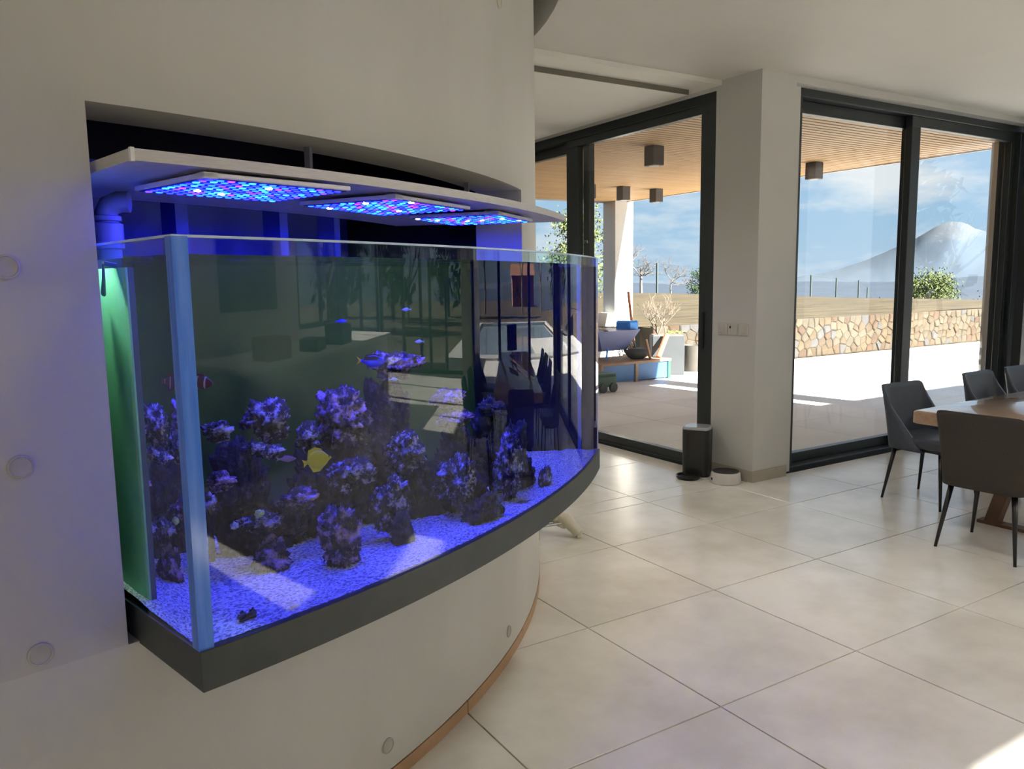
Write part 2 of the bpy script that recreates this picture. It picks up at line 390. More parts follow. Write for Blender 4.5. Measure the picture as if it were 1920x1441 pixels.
# tie hole plugs
def plug(x,y,z):
    t = math.degrees(math.atan2(y-WC[1],x-WC[0])); p=pol(t,RO,z)
    b=MB(); b.lathe([(0.0245,-0.004),(0.0245,0.0035),(0.0232,0.005),(0.0205,0.0055),(0.0195,0.0035),(0.004,0.0035)],20)
    o=part('tie_plug', b, plugm, None, True); o.parent=wall; o.location=p
    o.rotation_euler = Vector((math.cos(R(t)),math.sin(R(t)),0)).to_track_quat('Z','Y').to_euler()
for q in ((-2.088,-0.86,1.601),(-2.096,-0.86,1.198),(-2.093,-0.86,0.795),(-1.207,-0.563,0.134),(-0.465,-0.073,0.130),(-0.463,-0.072,2.595)): plug(*q)
# baseboard round the drum in bent pieces, thin shadow gap above
bb = MB(); bb.sector(RI,RO-0.006,-165,60,0.0,0.052,120)
base_l = struct('baseboard_left', bb, grout, label='tan tiled skirting following the foot of the curved concrete wall')
tj = math.degrees(math.atan2(-0.331-WC[1],-0.796-WC[0]))
for k in range(-9,8):
    b=MB(); b.sector(RO-0.012,RO+0.002,tj+k*10.4+0.045,tj+(k+1)*10.4-0.045,0.0,0.046,10); wpart('skirting_piece',b,basem,base_l,True)

# ceilings
HR = 3.66
def hole_rows(mb, x0, x1, y0, y1, z, up=False):
    ys=[y0]; y=y0
    cand=sorted([WC[1]+HR*math.sin(R(a)) for a in range(-90,91,3)]+[y0,y1])
    ys=[v for v in cand if y0-1e-6<=v<=y1+1e-6]
    def xi(y):
        d=HR*HR-(y-WC[1])**2
        return math.sqrt(d) if d>0 else 0
    for a,b in zip(ys[:-1],ys[1:]):
        if b-a<1e-6: continue
        m=(a+b)/2
        if abs(m-WC[1])>=HR: mb.add([(x0,a,z),(x1,a,z),(x1,b,z),(x0,b,z)],[(0,3,2,1)])
        else:
            ra,rb=WC[0]+xi(a),WC[0]+xi(b)
            if min(ra,rb)<x1: mb.add([(ra,a,z),(x1,a,z),(x1,b,z),(rb,b,z)],[(0,3,2,1)])
            la,lb=WC[0]-xi(a),WC[0]-xi(b)
            if max(la,lb)>x0: mb.add([(x0,a,z),(la,a,z),(lb,b,z),(x0,b,z)],[(0,3,2,1)])
Y1, Y2, Z1, Z2 = 1.745, 1.984, 3.0315, 2.99
cl = MB(); hole_rows(cl,-7.2,6.6,-6.5,1.357,ZC); hole_rows(cl,-7.2,2.62,1.357,Y1,ZC)
cl.box((6.6,-6.5,ZC),(10.3,-1.9,ZC+0.02))
ceil = struct('ceiling', cl, white, label='white plaster ceiling')
# round gap between ceiling and concrete drum
hw = MB()
hw.grid(lambda u,v: pol(-165+225*u, HR, ZC-0.0+0.5*v)[:], 120, 1)
hw.grid(lambda u,v: pol(-165+225*u, 3.3+(HR-3.3)*v, ZC+0.5)[:], 120, 1)
wpart('stair_void_edge', hw, white, ceil, 'all')
# stepped lower ceiling on the left of the pillar
st = MB()
st.add([(-1.5,Y1,Z1),(2.62,Y1,Z1),(2.62,Y1,ZC),(-1.5,Y1,ZC)],[(0,1,2,3)])
st.add([(0.4,Y1,Z1),(2.62,Y1,Z1),(2.62,5.7,Z1),(0.4,5.7,Z1)],[(0,3,2,1)])
trim1 = struct('trim_1', st, white_c, label='shallow dropped band stepping down from the ceiling')
st = MB(); st.box((0.35,Y2,Z2),(2.50,5.7,Z1-0.001))
trim2 = struct('trim_2', st, white_c, label='lower ceiling panel by the left sliding window')
# added fill lamps, all out of view, to brighten floor and walls
FILL_LAMPS=[(-0.75,-1.65,0.5),(1.2,0.0,1.15),(1.7,-3.6,1.4),(4.0,-3.6,1.9),(2.4,-5.1,1.0),(1.4,3.4,1.3)]
for k,(x,y,kw) in enumerate(FILL_LAMPS):
    zl=ZC if y<Y1 else Z2
    if k==0:
        fill0=thing('fill_lamp','round fill lamp added in the room ceiling, outside the picture','lamp',(x,y,zl),0,'added fill lamps')
        b=MB(); b.lathe([(0.075,-0.006),(0.085,-0.004),(0.085,0.0),(0.07,0.0)],24); part('ring',b,switchm,fill0,True)
        b=MB(); b.lathe([(0.068,-0.004),(0.03,-0.005)],24); part('lens',b,emis('fill_lamp_lens',(1.0,0.95,0.86),4.0),fill0)
    else:
        c=copy_tree(fill0); c.location=(x,y,zl)
    L_=bpy.data.lights.new('fill_lamp_light','SPOT'); L_.energy=FILL_W*kw; L_.color=(1.0,0.955,0.88); L_.spot_size=R(150); L_.spot_blend=1.0; L_.shadow_soft_size=0.22
    lo_=bpy.data.objects.new('fill_lamp_light',L_); C.objects.link(lo_); lo_.location=(x,y,zl-0.02)
gp0=MB(); gp0.box((0.36,Y2-0.003,Z2+0.002),(2.504,Y2,Z1-0.001)); gp0.box((2.500,Y2,Z2+0.002),(2.504,5.7,Z1-0.001)); wpart('painted_shade', gp0, mat('shade_paint',(0.17,0.16,0.13),0.8,(0.19,0.18,0.15),6), trim2)  # dark strip painted where the ceiling step only lies in shade
# pillar between the two windows
pm = MB()
pm.add([(2.62,1.357,0),(3.0,1.357,0),(3.0,1.357,3.4),(2.62,1.357,3.4),(2.62,1.80,0),(3.15,1.80,0),(3.15,1.80,3.4),(2.62,1.80,3.4),(3.0,1.44,0),(3.15,1.44,0),(3.15,1.44,3.4),(3.0,1.44,3.4)],
       [(0,1,2,3),(4,0,3,7),(1,8,11,2),(8,9,10,11),(9,5,6,10),(5,4,7,6)])
pillar = struct('wall_right', pm, pillarp, label='white painted pillar between the two glazed openings')
lm = MB(); lm.box((3.0,1.357,3.012),(6.6,1.62,3.4)); struct('wall_back', lm, pillarp, label='narrow white lintel over the right sliding window')
lm = MB(); lm.box((2.62,1.80,3.0),(2.80,5.7,3.4)); lm.box((2.62,5.2,0),(2.80,5.9,3.4)); lm.box((-1.5,5.7,0),(2.8,5.9,3.4)); struct('wall_north', lm, pillarp)
b=MB(); b.prism([(2.610,1.347),(3.0,1.347),(3.0,1.357),(2.62,1.357),(2.62,1.80),(2.610,1.80)],0,0.088)
struct('baseboard_right', b, basepale, label='beige tile skirting around the foot of the pillar')
# switches on the pillar
sw = thing('switch_plate','row of three white switch and socket plates on the left face of the pillar','switch',(2.62,1.585,1.172))
for k,(yy) in enumerate((0.105,0.0,-0.11)):
    b=MB(); b.cbox((-0.010,yy-0.047,-0.045),(0.0,yy+0.047,0.045),0.004); part('plate',b,switchm,sw)
    b=MB()
    if k==1:
        b.lathe([(0.021,-0.001),(0.021,0.0015),(0.017,0.0005)],16); o=part('socket',b,blackmetal if False else switchm,sw); o.location=(-0.010,yy,0); o.rotation_euler=(0,R(-90),0)
        b=MB(); b.box((-0.0122,yy+0.012,0.008),(-0.0102,yy+0.026,0.026)); part('socket_hole',b,feedm,sw)
    else:
        b.cbox((-0.014,yy-0.026,-0.028),(-0.0098,yy+0.026,0.028),0.002); part('rocker',b,switchm,sw)

# ------------------------------------------------------------------ glazing
def frame_piece(name,par,a,b,c=0.004): 
    m=MB(); m.cbox(a,b,c); return wpart(name,m,alu,par)
def root(name,loc,label):
    o=thing(name,label,None,loc); o['kind']='structure'; return o
# left sliding window, plane x = 2.63..2.75
w1 = root('window_1',(2.68,3.5,0),'left sliding window with dark frame, seen beside the aquarium')
frame_piece('frame_head',w1,(2.625,1.80,2.925),(2.80,5.2,3.0))
frame_piece('frame_jamb',w1,(2.625,1.80,0.0),(2.80,1.875,2.925))
frame_piece('frame_jamb',w1,(2.625,5.13,0.0),(2.80,5.2,2.925))
frame_piece('frame_sill',w1,(2.625,1.875,-0.03),(2.80,5.13,0.028))
# near sash
frame_piece('sash_rail',w1,(2.634,1.875,2.855),(2.70,3.80,2.925)); frame_piece('sash_rail',w1,(2.634,1.875,0.028),(2.70,3.80,0.098))
frame_piece('sash_stile',w1,(2.634,1.875,0.098),(2.70,1.972,2.855)); frame_piece('sash_stile',w1,(2.634,3.61,0.098),(2.70,3.80,2.855))
frame_piece('sash_rail',w1,(2.72,3.54,2.83),(2.785,5.13,2.925)); frame_piece('sash_rail',w1,(2.72,3.54,0.028),(2.785,5.13,0.098))
frame_piece('sash_stile',w1,(2.72,3.54,0.098),(2.785,3.64,2.83)); frame_piece('sash_stile',w1,(2.72,5.04,0.098),(2.785,5.13,2.83))
m=MB(); m.box((2.664,1.97,0.095),(2.670,3.615,2.858)); wpart('glass_pane',m,pane,w1)
m=MB(); m.box((2.750,3.635,0.095),(2.756,5.045,2.835)); wpart('glass_pane',m,pane,w1)
m=MB(); m.cbox((2.622,1.905,1.00),(2.634,1.93,1.30),0.003); wpart('handle',m,blackmetal,w1)
m=MB(); m.cbox((2.70,3.555,1.93),(2.722,3.61,1.96),0.002); wpart('latch',m,chrome,w1)
# right sliding window, plane y = 1.45..1.60
w2 = root('window_2',(4.8,1.5,0),'right sliding window with dark frame behind the dining table')
frame_piece('frame_head',w2,(3.15,1.45,2.95),(6.62,1.62,3.06)); frame_piece('frame_sill',w2,(3.15,1.45,-0.03),(6.62,1.62,0.03))
frame_piece('frame_jamb',w2,(3.15,1.445,0.03),(3.185,1.62,2.95)); frame_piece('frame_jamb',w2,(6.40,1.41,0.0),(6.62,1.62,2.95))
frame_piece('sash_rail',w2,(3.185,1.545,2.855),(4.92,1.61,2.95)); frame_piece('sash_rail',w2,(3.185,1.545,0.03),(4.92,1.61,0.11))
frame_piece('sash_stile',w2,(3.185,1.545,0.11),(3.20,1.61,2.855)); frame_piece('sash_stile',w2,(4.74,1.545,0.11),(4.92,1.61,2.855))
frame_piece('sash_rail',w2,(4.66,1.46,2.86),(6.40,1.525,2.95)); frame_piece('sash_rail',w2,(4.66,1.46,0.03),(6.40,1.525,0.11))
frame_piece('sash_stile',w2,(4.66,1.46,0.11),(4.79,1.525,2.86)); frame_piece('sash_stile',w2,(6.33,1.46,0.11),(6.40,1.525,2.86))
m=MB(); m.box((3.195,1.575,0.105),(4.745,1.581,2.86)); wpart('glass_pane',m,pane,w2)
m=MB(); m.box((4.785,1.490,0.105),(6.335,1.496,2.865)); wpart('glass_pane',m,pane,w2)
m=MB(); m.cbox((6.345,1.448,1.0),(6.37,1.46,1.3),0.003); wpart('handle',m,blackmetal,w2)
# east glazing beyond the table (seen mirrored in the tank)
w3 = root('window_3',(6.5,-0.3,0),'glazed wall at the far end of the table, mirrored in the tank')
frame_piece('frame_head',w3,(6.43,-1.82,2.93),(6.58,1.41,3.06)); frame_piece('frame_sill',w3,(6.43,-1.82,-0.03),(6.58,1.41,0.06))
for yy in (-1.82,-0.95,0.16,1.30): frame_piece('mullion',w3,(6.43,yy,0.06),(6.58,yy+0.09,2.93))
for a,b_ in ((-1.73,-0.95),(-0.86,0.16),(0.25,1.30)):
    m=MB(); m.box((6.50,a,0.06),(6.506,b_,2.93)); wpart('glass_pane',m,pane,w3)
m=MB(); m.box((6.40,-2.12,0),(6.62,-1.82,3.4)); m.box((6.4,-1.85,3.06),(6.62,1.45,3.4)); struct('wall_east',m,pillarp)
# kitchen wing walls and windows
w4 = root('window_4',(10.2,-4,0),'kitchen windows mirrored in the tank')
frame_piece('frame_head',w4,(10.15,-6.3,2.9),(10.28,-2.1,3.06)); frame_piece('frame_sill',w4,(10.15,-6.3,-0.03),(10.28,-2.1,0.06))
for yy in (-6.3,-5.35,-4.6,-4.2,-3.5,-2.2): frame_piece('mullion',w4,(10.15,yy,0.06),(10.28,yy+0.1,2.9))
m=MB(); m.box((10.2,-6.25,0.06),(10.206,-2.15,2.9)); wpart('glass_pane',m,pane,w4)
m=MB(); m.box((6.62,-2.12,0),(10.3,-1.95,3.4)); m.box((10.15,-6.3,3.06),(10.3,-1.95,3.4)); struct('wall_far_east',m,pillarp)
# south wall: tall window that lets the sun patch in, and a window over the counter
m=MB()
SW=[(-7.2,-6.9,0,3.4),(-6.9,-4.9,3.0,3.4),(-4.9,0.43,0,3.4),(0.43,0.80,0,1.2),(0.43,0.80,2.5,3.4),(0.80,0.98,0,3.4),(0.98,2.05,0,2.70),(0.98,2.05,3.055,3.4),(2.05,5.3,0,3.4),(5.3,7.3,0,1.0),(5.3,7.3,2.7,3.4),(7.3,10.1,2.95,3.4),(10.1,10.3,0,3.4)]
for x0,x1,z0,z1 in SW: m.box((x0,-6.40,z0),(x1,-6.3,z1))
struct('wall_south',m,white)
w5 = root('window_5',(1.8,-6.4,0),'south windows behind the camera, narrow ones throwing sun patches, a wide one added for light')
for a,b_ in (((0.98,-6.39,2.70),(1.01,-6.31,3.055)),((2.02,-6.39,2.70),(2.05,-6.31,3.055)),((0.43,-6.395,1.2),(0.46,-6.305,2.5)),((0.77,-6.395,1.2),(0.80,-6.305,2.5)),((0.46,-6.395,2.46),(0.77,-6.305,2.5)),((0.46,-6.395,1.2),(0.77,-6.305,1.24))): frame_piece('frame_bar',w5,a,b_)
m=MB(); m.box((1.01,-6.353,2.70),(2.02,-6.347,3.055)); wpart('glass_pane',m,pane,w5)
m=MB(); m.box((0.46,-6.353,1.24),(0.77,-6.347,2.46)); wpart('glass_pane',m,pane,w5)
m=MB(); m.box((-6.9,-6.353,0.0),(-4.9,-6.347,3.0)); wpart('glass_pane',m,pane,w5)  # wide pane added to bring sun in as bounce light
w6 = root('window_6',(7.4,-6.4,1),'wide kitchen window mirrored in the tank')
for a,b_ in (((5.3,-6.395,1.0),(5.37,-6.305,2.7)),((7.23,-6.395,1.0),(7.3,-6.305,2.7)),((5.37,-6.395,2.63),(7.23,-6.305,2.7)),((5.37,-6.395,1.0),(7.23,-6.305,1.07)),((6.3,-6.395,1.07),(6.36,-6.305,2.63)),((7.3,-6.395,0.0),(7.37,-6.305,2.95)),((8.68,-6.395,0.0),(8.75,-6.305,2.95)),((10.03,-6.395,0.0),(10.1,-6.305,2.95))): frame_piece('frame_bar',w6,a,b_)
m=MB(); m.box((5.37,-6.353,1.07),(7.23,-6.347,2.63)); wpart('glass_pane',m,pane,w6)
m=MB(); m.box((7.37,-6.353,0.0),(10.03,-6.347,2.95)); wpart('glass_pane',m,pane,w6)  # pane made full height to bounce sun into the kitchen wing
m=MB(); m.box((-7.4,-6.5,0),(-7.2,5.9,3.4)); m.box((-7.2,5.7,0),(-5.0,5.9,3.4)); struct('wall_west',m,white)
# roofs
m=MB(); m.box((-7.4,-6.6,3.58),(6.75,5.95,3.8)); m.box((6.75,-6.6,3.25),(10.6,-2.15,3.45)); struct('roof',m,render_w,label='flat roof slab of the house')

# ================================================================== AQUARIUM
TF, TL, TR_ = 3.815, -76.0, -43.7          # front radius, left and right ends
TB = 2.86; TRB = -45.6
ZB0, ZB1, ZR = 0.752, 0.836, 1.650
tank = thing('aquarium','large bow fronted glass aquarium on a dark base, built through the curved concrete wall','aquarium',tuple(pol(-60,3.6,ZB0)))
def sect(R0,R1,z0,z1,n=40,t0=TL,t1=TR_,t0b=None,t1b=None):
    b=MB(); 
    f=lambda r: TR_+(TRB-TR_)*(TF-r)/(TF-TB)
    b.sector(R0,R1,t0,t1 if t1!=TR_ else f(R1),z0,z1,n,t0b,t1b if t1b is not None else (f(R0) if t1==TR_ else None)); return b
wpart('base_frame',sect(2.84,3.822,ZB0,ZB1,48),tbase,tank,True)
ZW = 1.618
fr_=lambda r: TR_+(TRB-TR_)*(TF-r)/(TF-TB)
def outward(o, inside):
    me=o.data; flip=[p for p in me.polygons if p.normal.dot(p.center-inside)<0]
    if len(flip)>len(me.polygons)/2: me.flip_normals()
core=lambda: pol(-60,3.4,1.2)-tank.location
# each pane meets the water directly, so its outer face carries the bending of light for glass and water together
b=MB(); b.grid(lambda u,v: pol(TL+(TR_-TL)*u,TF,ZB1+(ZW-ZB1)*v)[:],64,1); outward(wpart('front_pane',b,fpane,tank,'all'),core())
b=MB(); b.grid(lambda u,v: pol(TL,TB+(TF-TB)*u,ZB1+(ZW-ZB1)*v)[:],1,1); outward(wpart('end_pane',b,fpane,tank),core())
b=MB(); b.grid(lambda u,v: (pol(TRB,TB)*(1-u)+pol(TR_,TF)*u+Vector((0,0,ZB1+(ZW-ZB1)*v)))[:],1,1); outward(wpart('end_pane',b,fpane,tank),core())
b=MB(); b.sector(TB,TF-0.03,fr_(TF)+0.06,fr_(TF)+0.16,ZB1,ZW,1,TRB+0.06,TRB+0.16); wpart('end_light_block',b,mat('blackout',(0.002,0.002,0.002),0.9,(0.003,0.003,0.003),5),tank)  # black sheet added to block blue LED light at the right end
wpart('pane_rim',sect(TF-0.014,TF,ZW,ZR,48,TL+0.42,TR_),tglass,tank,True)
b=MB(); b.sector(TB,TF-0.0005,TL,TL+0.22,ZW,ZR,1,TL,TL+0.30); wpart('pane_rim',b,tglass,tank)
wpart('back_panel',sect(TB-0.012,TB,ZB1,ZR,32,TL,TRB,TL,TRB),tback,tank,True)
b=MB(); b.sector(TF-0.028,TF+0.001,TL-0.01,TL+0.46,ZB1,ZR+0.001,3); wpart('corner_joint',b,bond,tank)['label']='thick bonded glass corner, its blue glow painted in'
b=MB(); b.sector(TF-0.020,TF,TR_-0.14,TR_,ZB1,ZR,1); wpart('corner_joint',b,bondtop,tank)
wpart('top_edge',sect(TF-0.0145,TF+0.0005,ZR-0.001,ZR+0.004,48,TL,TR_),bondtop,tank,True)
b=MB(); b.sector(TB,TF,TL-0.01,TL+0.23,ZR-0.001,ZR+0.004,1,TL-0.01,TL+0.31); wpart('top_edge',b,bondtop,tank)
# water surface with low ripples
b=MB()
def wfn(u,v):
    r=TB+(TF-0.016-TB)*v; t=TL+0.3+(TRB-0.4-TL)*u if v<0 else TL+0.3+(fr_(r)-0.3-TL-0.3)*u
    p=pol(t,r); return (p.x,p.y,ZW+0.004*noise.noise(Vector((p.x*7,p.y*7,1)))+0.002*noise.noise(Vector((p.x*19,p.y*19,5))))
b.grid(wfn,90,40); o=wpart('water',b,waterm,tank,'all'); o['kind']='stuff'
me=o.data
if me.polygons[0].normal.z<0: me.flip_normals()
# sand
def sand_h(t,r):
    d=(TF-r)/(TF-TB); p=pol(t,r)
    return ZB1+0.003+0.030*d+0.012*noise.noise(Vector((p.x*3,p.y*3,0)))*min(1,d*6)+0.005*noise.noise(Vector((p.x*14,p.y*14,3)))*min(1,d*8)
b=MB()
def sfn(u,v):
    r=TB+(TF-0.0145-TB)*v; t=TL+0.23+(fr_(r)-0.23-TL-0.23)*u; p=pol(t,r)
    return (p.x,p.y,sand_h(t,r)+0.0022*noise.noise(Vector((p.x*95,p.y*95,7))))
b.grid(sfn,420,150)
sand=wpart('sand_bed',b,sandm,None,'all'); tag(sand,'speckled white gravel sand spread over the aquarium floor, lit blue','sand',kind='stuff')

# overflow weir at far left, green face added for light refracted in the water
ov=thing('overflow_box','tall overflow box at the far left inside the aquarium, refracted green light painted on','overflow box',tuple(pol(-74.8,3.2,ZB1)))
b=MB(); b.sector(2.88,3.515,-74.95,-74.75,0.85,1.600,2); wpart('green_panel',b,greenm,ov)
b=MB(); b.sector(2.88,3.515,-74.74,-74.2,0.85,1.600,2); wpart('dark_panel',b,tealm,ov)
b=MB(); b.tube([pol(-75.75,3.44,1.612),pol(-75.5,3.42,1.575),pol(-75.3,3.40,1.545)],[0.006,0.008,0.012],10); b.tube([pol(-74.95,3.47,1.604),pol(-75.7,3.44,1.610)],0.006,8); wpart('overflow_pipe',b,feedm,ov,True)

# light canopy above the tank and three LED panels under it
can=thing('light_canopy','flat grey curved canopy board hanging over the aquarium','canopy',tuple(pol(-60,3.4,1.80)))
b=MB(); b.sector(2.98,3.695,-76.25,-45.2,1.800,1.823,48,-76.0,-46.5); wpart('board',b,canopym,can,True)
b=MB(); b.sector(3.688,3.698,-76.27,-76.15,1.798,1.8245,1); wpart('corner_seam',b,silver,can)
for t in (-65.4,-49.6):
    b=MB(); p=pol(t,3.36); d=Vector((-math.sin(R(t)),math.cos(R(t)),0))*0.017
    b.tube([(p.x,p.y,1.823),(p.x,p.y,2.36)],0.012,4); wpart('hanger_strap',b,pvc,can)
LEDM={}
def led_panel(fl_,ang,wd,dp,label,seed):
    t=thing('led_panel',label,'light panel',(fl_[0],fl_[1],1.779),R(ang),'LED panels under the canopy')
    b=MB(); b.cbox((0,0,0.002),(wd,dp,0.013),0.002); part('housing',b,silver,t)
    b=MB(); b.box((0.008,0.008,0.0005),(wd-0.008,dp-0.008,0.0025)); part('diffuser_plate',b,ledbody,t)
    rr=random.Random(seed); nx,ny=14,11
    for i in range(nx):
        for j in range(ny):
            k=rr.choices(range(6),(34,30,17,10,6,3))[0]
            if k not in LEDM:
                q=MB(); q.lathe([(0.0088,0.0),(0.0070,-0.0016)],8); LEDM[k]=q.mesh('led',LEDS[k])
            put('led',LEDM[k],t,(0.024+(wd-0.048)*i/(nx-1),0.022+(dp-0.044)*j/(ny-1),0.0005))
    for x in (0.06,wd-0.06):
        for y in (0.07,dp-0.07):
            b=MB(); b.tube([(x,y,0.012),(x,y,0.0212)],0.0055,10); part('spacer',b,silver,t)
    b=MB(); b.cbox((0.0,0.0,0.0),(0.034,0.034,0.014),0.002); part('corner_cap',b,silver,t)
led_panel((-1.728,-0.968),16.7,0.375,0.33,'silver edged LED panel at the left, nearest the glass corner',1)
led_panel((-1.205,-0.752),31.5,0.40,0.33,'silver edged LED panel in the middle under the canopy',2)
led_panel((-0.70,-0.437),38.6,0.365,0.33,'silver edged LED panel at the right end under the canopy',3)

# niche behind the tank, LED glow painted blue below, black above
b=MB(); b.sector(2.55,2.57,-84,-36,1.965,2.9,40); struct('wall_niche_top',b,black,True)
b=MB(); b.sector(2.55,2.57,-84,-36,0.4,1.965,40); struct('wall_niche',b,niche,True,label='cabinet back behind the aquarium with blue LED glow painted in')
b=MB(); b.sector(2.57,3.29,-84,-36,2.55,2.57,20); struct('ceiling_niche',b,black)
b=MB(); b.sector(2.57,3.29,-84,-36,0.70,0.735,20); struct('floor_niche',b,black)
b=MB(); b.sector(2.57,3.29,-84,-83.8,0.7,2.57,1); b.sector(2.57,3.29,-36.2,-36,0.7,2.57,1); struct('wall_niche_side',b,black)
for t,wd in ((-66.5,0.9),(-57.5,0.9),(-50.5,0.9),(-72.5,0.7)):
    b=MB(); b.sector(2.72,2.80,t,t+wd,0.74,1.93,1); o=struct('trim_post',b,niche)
pp=thing('plumbing','dark grey return pipe with an elbow at the upper left, behind the concrete edge','pipe',tuple(pol(-74.15,3.20,1.602)))
b=MB(); b.lathe([(0.030,0.0),(0.030,0.05),(0.037,0.052),(0.037,0.112),(0.031,0.114)],20); part('pipe_socket',b,pvc,pp,True)
b=MB(); b.tube([(0,0,0.112),(0,0,0.138),(0.008,-0.004,0.156),(0.030,-0.012,0.166),(0.052,-0.02,0.166)],[0.027,0.027,0.027,0.026,0.026],16); part('elbow',b,pvc,pp,True)
b=MB(); b.lathe([(0.031,0.118),(0.034,0.120),(0.034,0.130),(0.031,0.132)],20); part('collar',b,pvc,pp,True)
# fill lamp added to brighten the green panel, hidden behind the concrete edge
rl=bpy.data.lights.new('green_fill_lamp','SPOT'); rl.energy=7; rl.color=(0.75,1.0,0.8); rl.spot_size=R(46); rl.spot_blend=0.6; rl.shadow_soft_size=0.02
rlo=bpy.data.objects.new('green_fill_lamp',rl); C.objects.link(rlo); rlo.location=pol(-75.6,3.36,1.74)
rlo.rotation_euler=(Vector(rlo.location)-pol(-74.95,3.44,1.46)).to_track_quat('Z','Y').to_euler()

# ------------------------------------------------------------------ rocks, from image position to a depth inside the tank
F_=1478.975
def ray(px,py): return (fwd*F_+r2*(px-960)-u2*(py-720.5)).normalized()
def on_drum(px,py,rad):
    d=ray(px,py); ox,oy=CAM.x-WC[0],CAM.y-WC[1]; a=d.x*d.x+d.y*d.y; b_=2*(ox*d.x+oy*d.y); c_=ox*ox+oy*oy-rad*rad
    D=b_*b_-4*a*c_
    t=(-b_-math.sqrt(max(D,0)))/(2*a); p=CAM+d*t
    return p,(p-CAM).dot(fwd)
NE=Vector((math.sin(R(TL)),-math.cos(R(TL)),0))
def into_tank(px,py):
    # where a view ray meets the tank wall and how it goes on inside the water
    p,_=on_drum(px,py,TF); d=ray(px,py)
    if math.degrees(math.atan2(p.y-WC[1],p.x-WC[0]))>TL: n=Vector((p.x-WC[0],p.y-WC[1],0))/TF
    else:
        k=((WC[0]-CAM.x)*NE.x+(WC[1]-CAM.y)*NE.y)/(d.x*NE.x+d.y*NE.y); p=CAM+d*k; n=NE
    ci=-d.dot(n); eta=1/1.33
    return p,(d*eta+n*(eta*ci-math.sqrt(1-eta*eta*(1-ci*ci)))).normalized()
def in_tank(px,py,rad):
    p,d=into_tank(px,py); best=p+d*0.02
    for i in range(700):
        q=p+d*(0.004*i)
        if math.hypot(q.x-WC[0],q.y-WC[1])<=rad: return q
        best=q
    return p+d*0.4
def on_sand(px,py):
    p,d=into_tank(px,py)
    for i in range(1600):
        q=p+d*(0.001*i); rr=math.hypot(q.x-WC[0],q.y-WC[1]); tt=math.degrees(math.atan2(q.y-WC[1],q.x-WC[0]))
        if q.z<=sand_h(tt,rr): return q
    return p+d*0.3
def rock(px,py,wpx,hpx,rad,label,m=0,seed=0,depth=0.8,rough=1.0,flat=False,name='live_rock',tilt=0):
    import bmesh
    p=in_tank(px,py,rad); w=(in_tank(px+wpx/2,py,rad)-in_tank(px-wpx/2,py,rad)).dot(r2)/2
    h=(in_tank(px,py-hpx/2,rad).z-in_tank(px,py+hpx/2,rad).z)/2
    w=max(w,0.01)
    bm=bmesh.new(); bmesh.ops.create_icosphere(bm,subdivisions=5 if wpx>70 else 4,radius=1.0)
    so=Vector((seed*3.7,seed*1.3,seed*7.1)); asp=Vector((w,w*depth,h))/max(w,h)
    for v in bm.verts:
        n=v.co.normalized(); q=Vector((n.x*asp.x,n.y*asp.y,n.z*asp.z))
        f=0.80+0.42*noise.noise(q*1.9+so)+0.30*rough*(0.5-abs(noise.noise(q*4.2+so)))+0.20*noise.noise(Vector((q.x*1.6,q.y*1.6,q.z*7.5))+so)+0.20*rough*(0.3-abs(noise.noise(q*8.5+so)))+0.15*rough*noise.noise(q*19+so)+0.10*rough*noise.noise(q*41+so)
        if flat and n.z<0: f*=0.72
        v.co=Vector((n.x*w*f,n.y*w*depth*f,n.z*h*f))
    me=bpy.data.meshes.new(name); bm.to_mesh(me); bm.free(); me.materials.append(ROCKS[m]); me.polygons.foreach_set('use_smooth',[True]*len(me.polygons))
    o=put(name,me,None,p,(0,R(tilt),-yaw)); tag(o,label,'rock'); return o
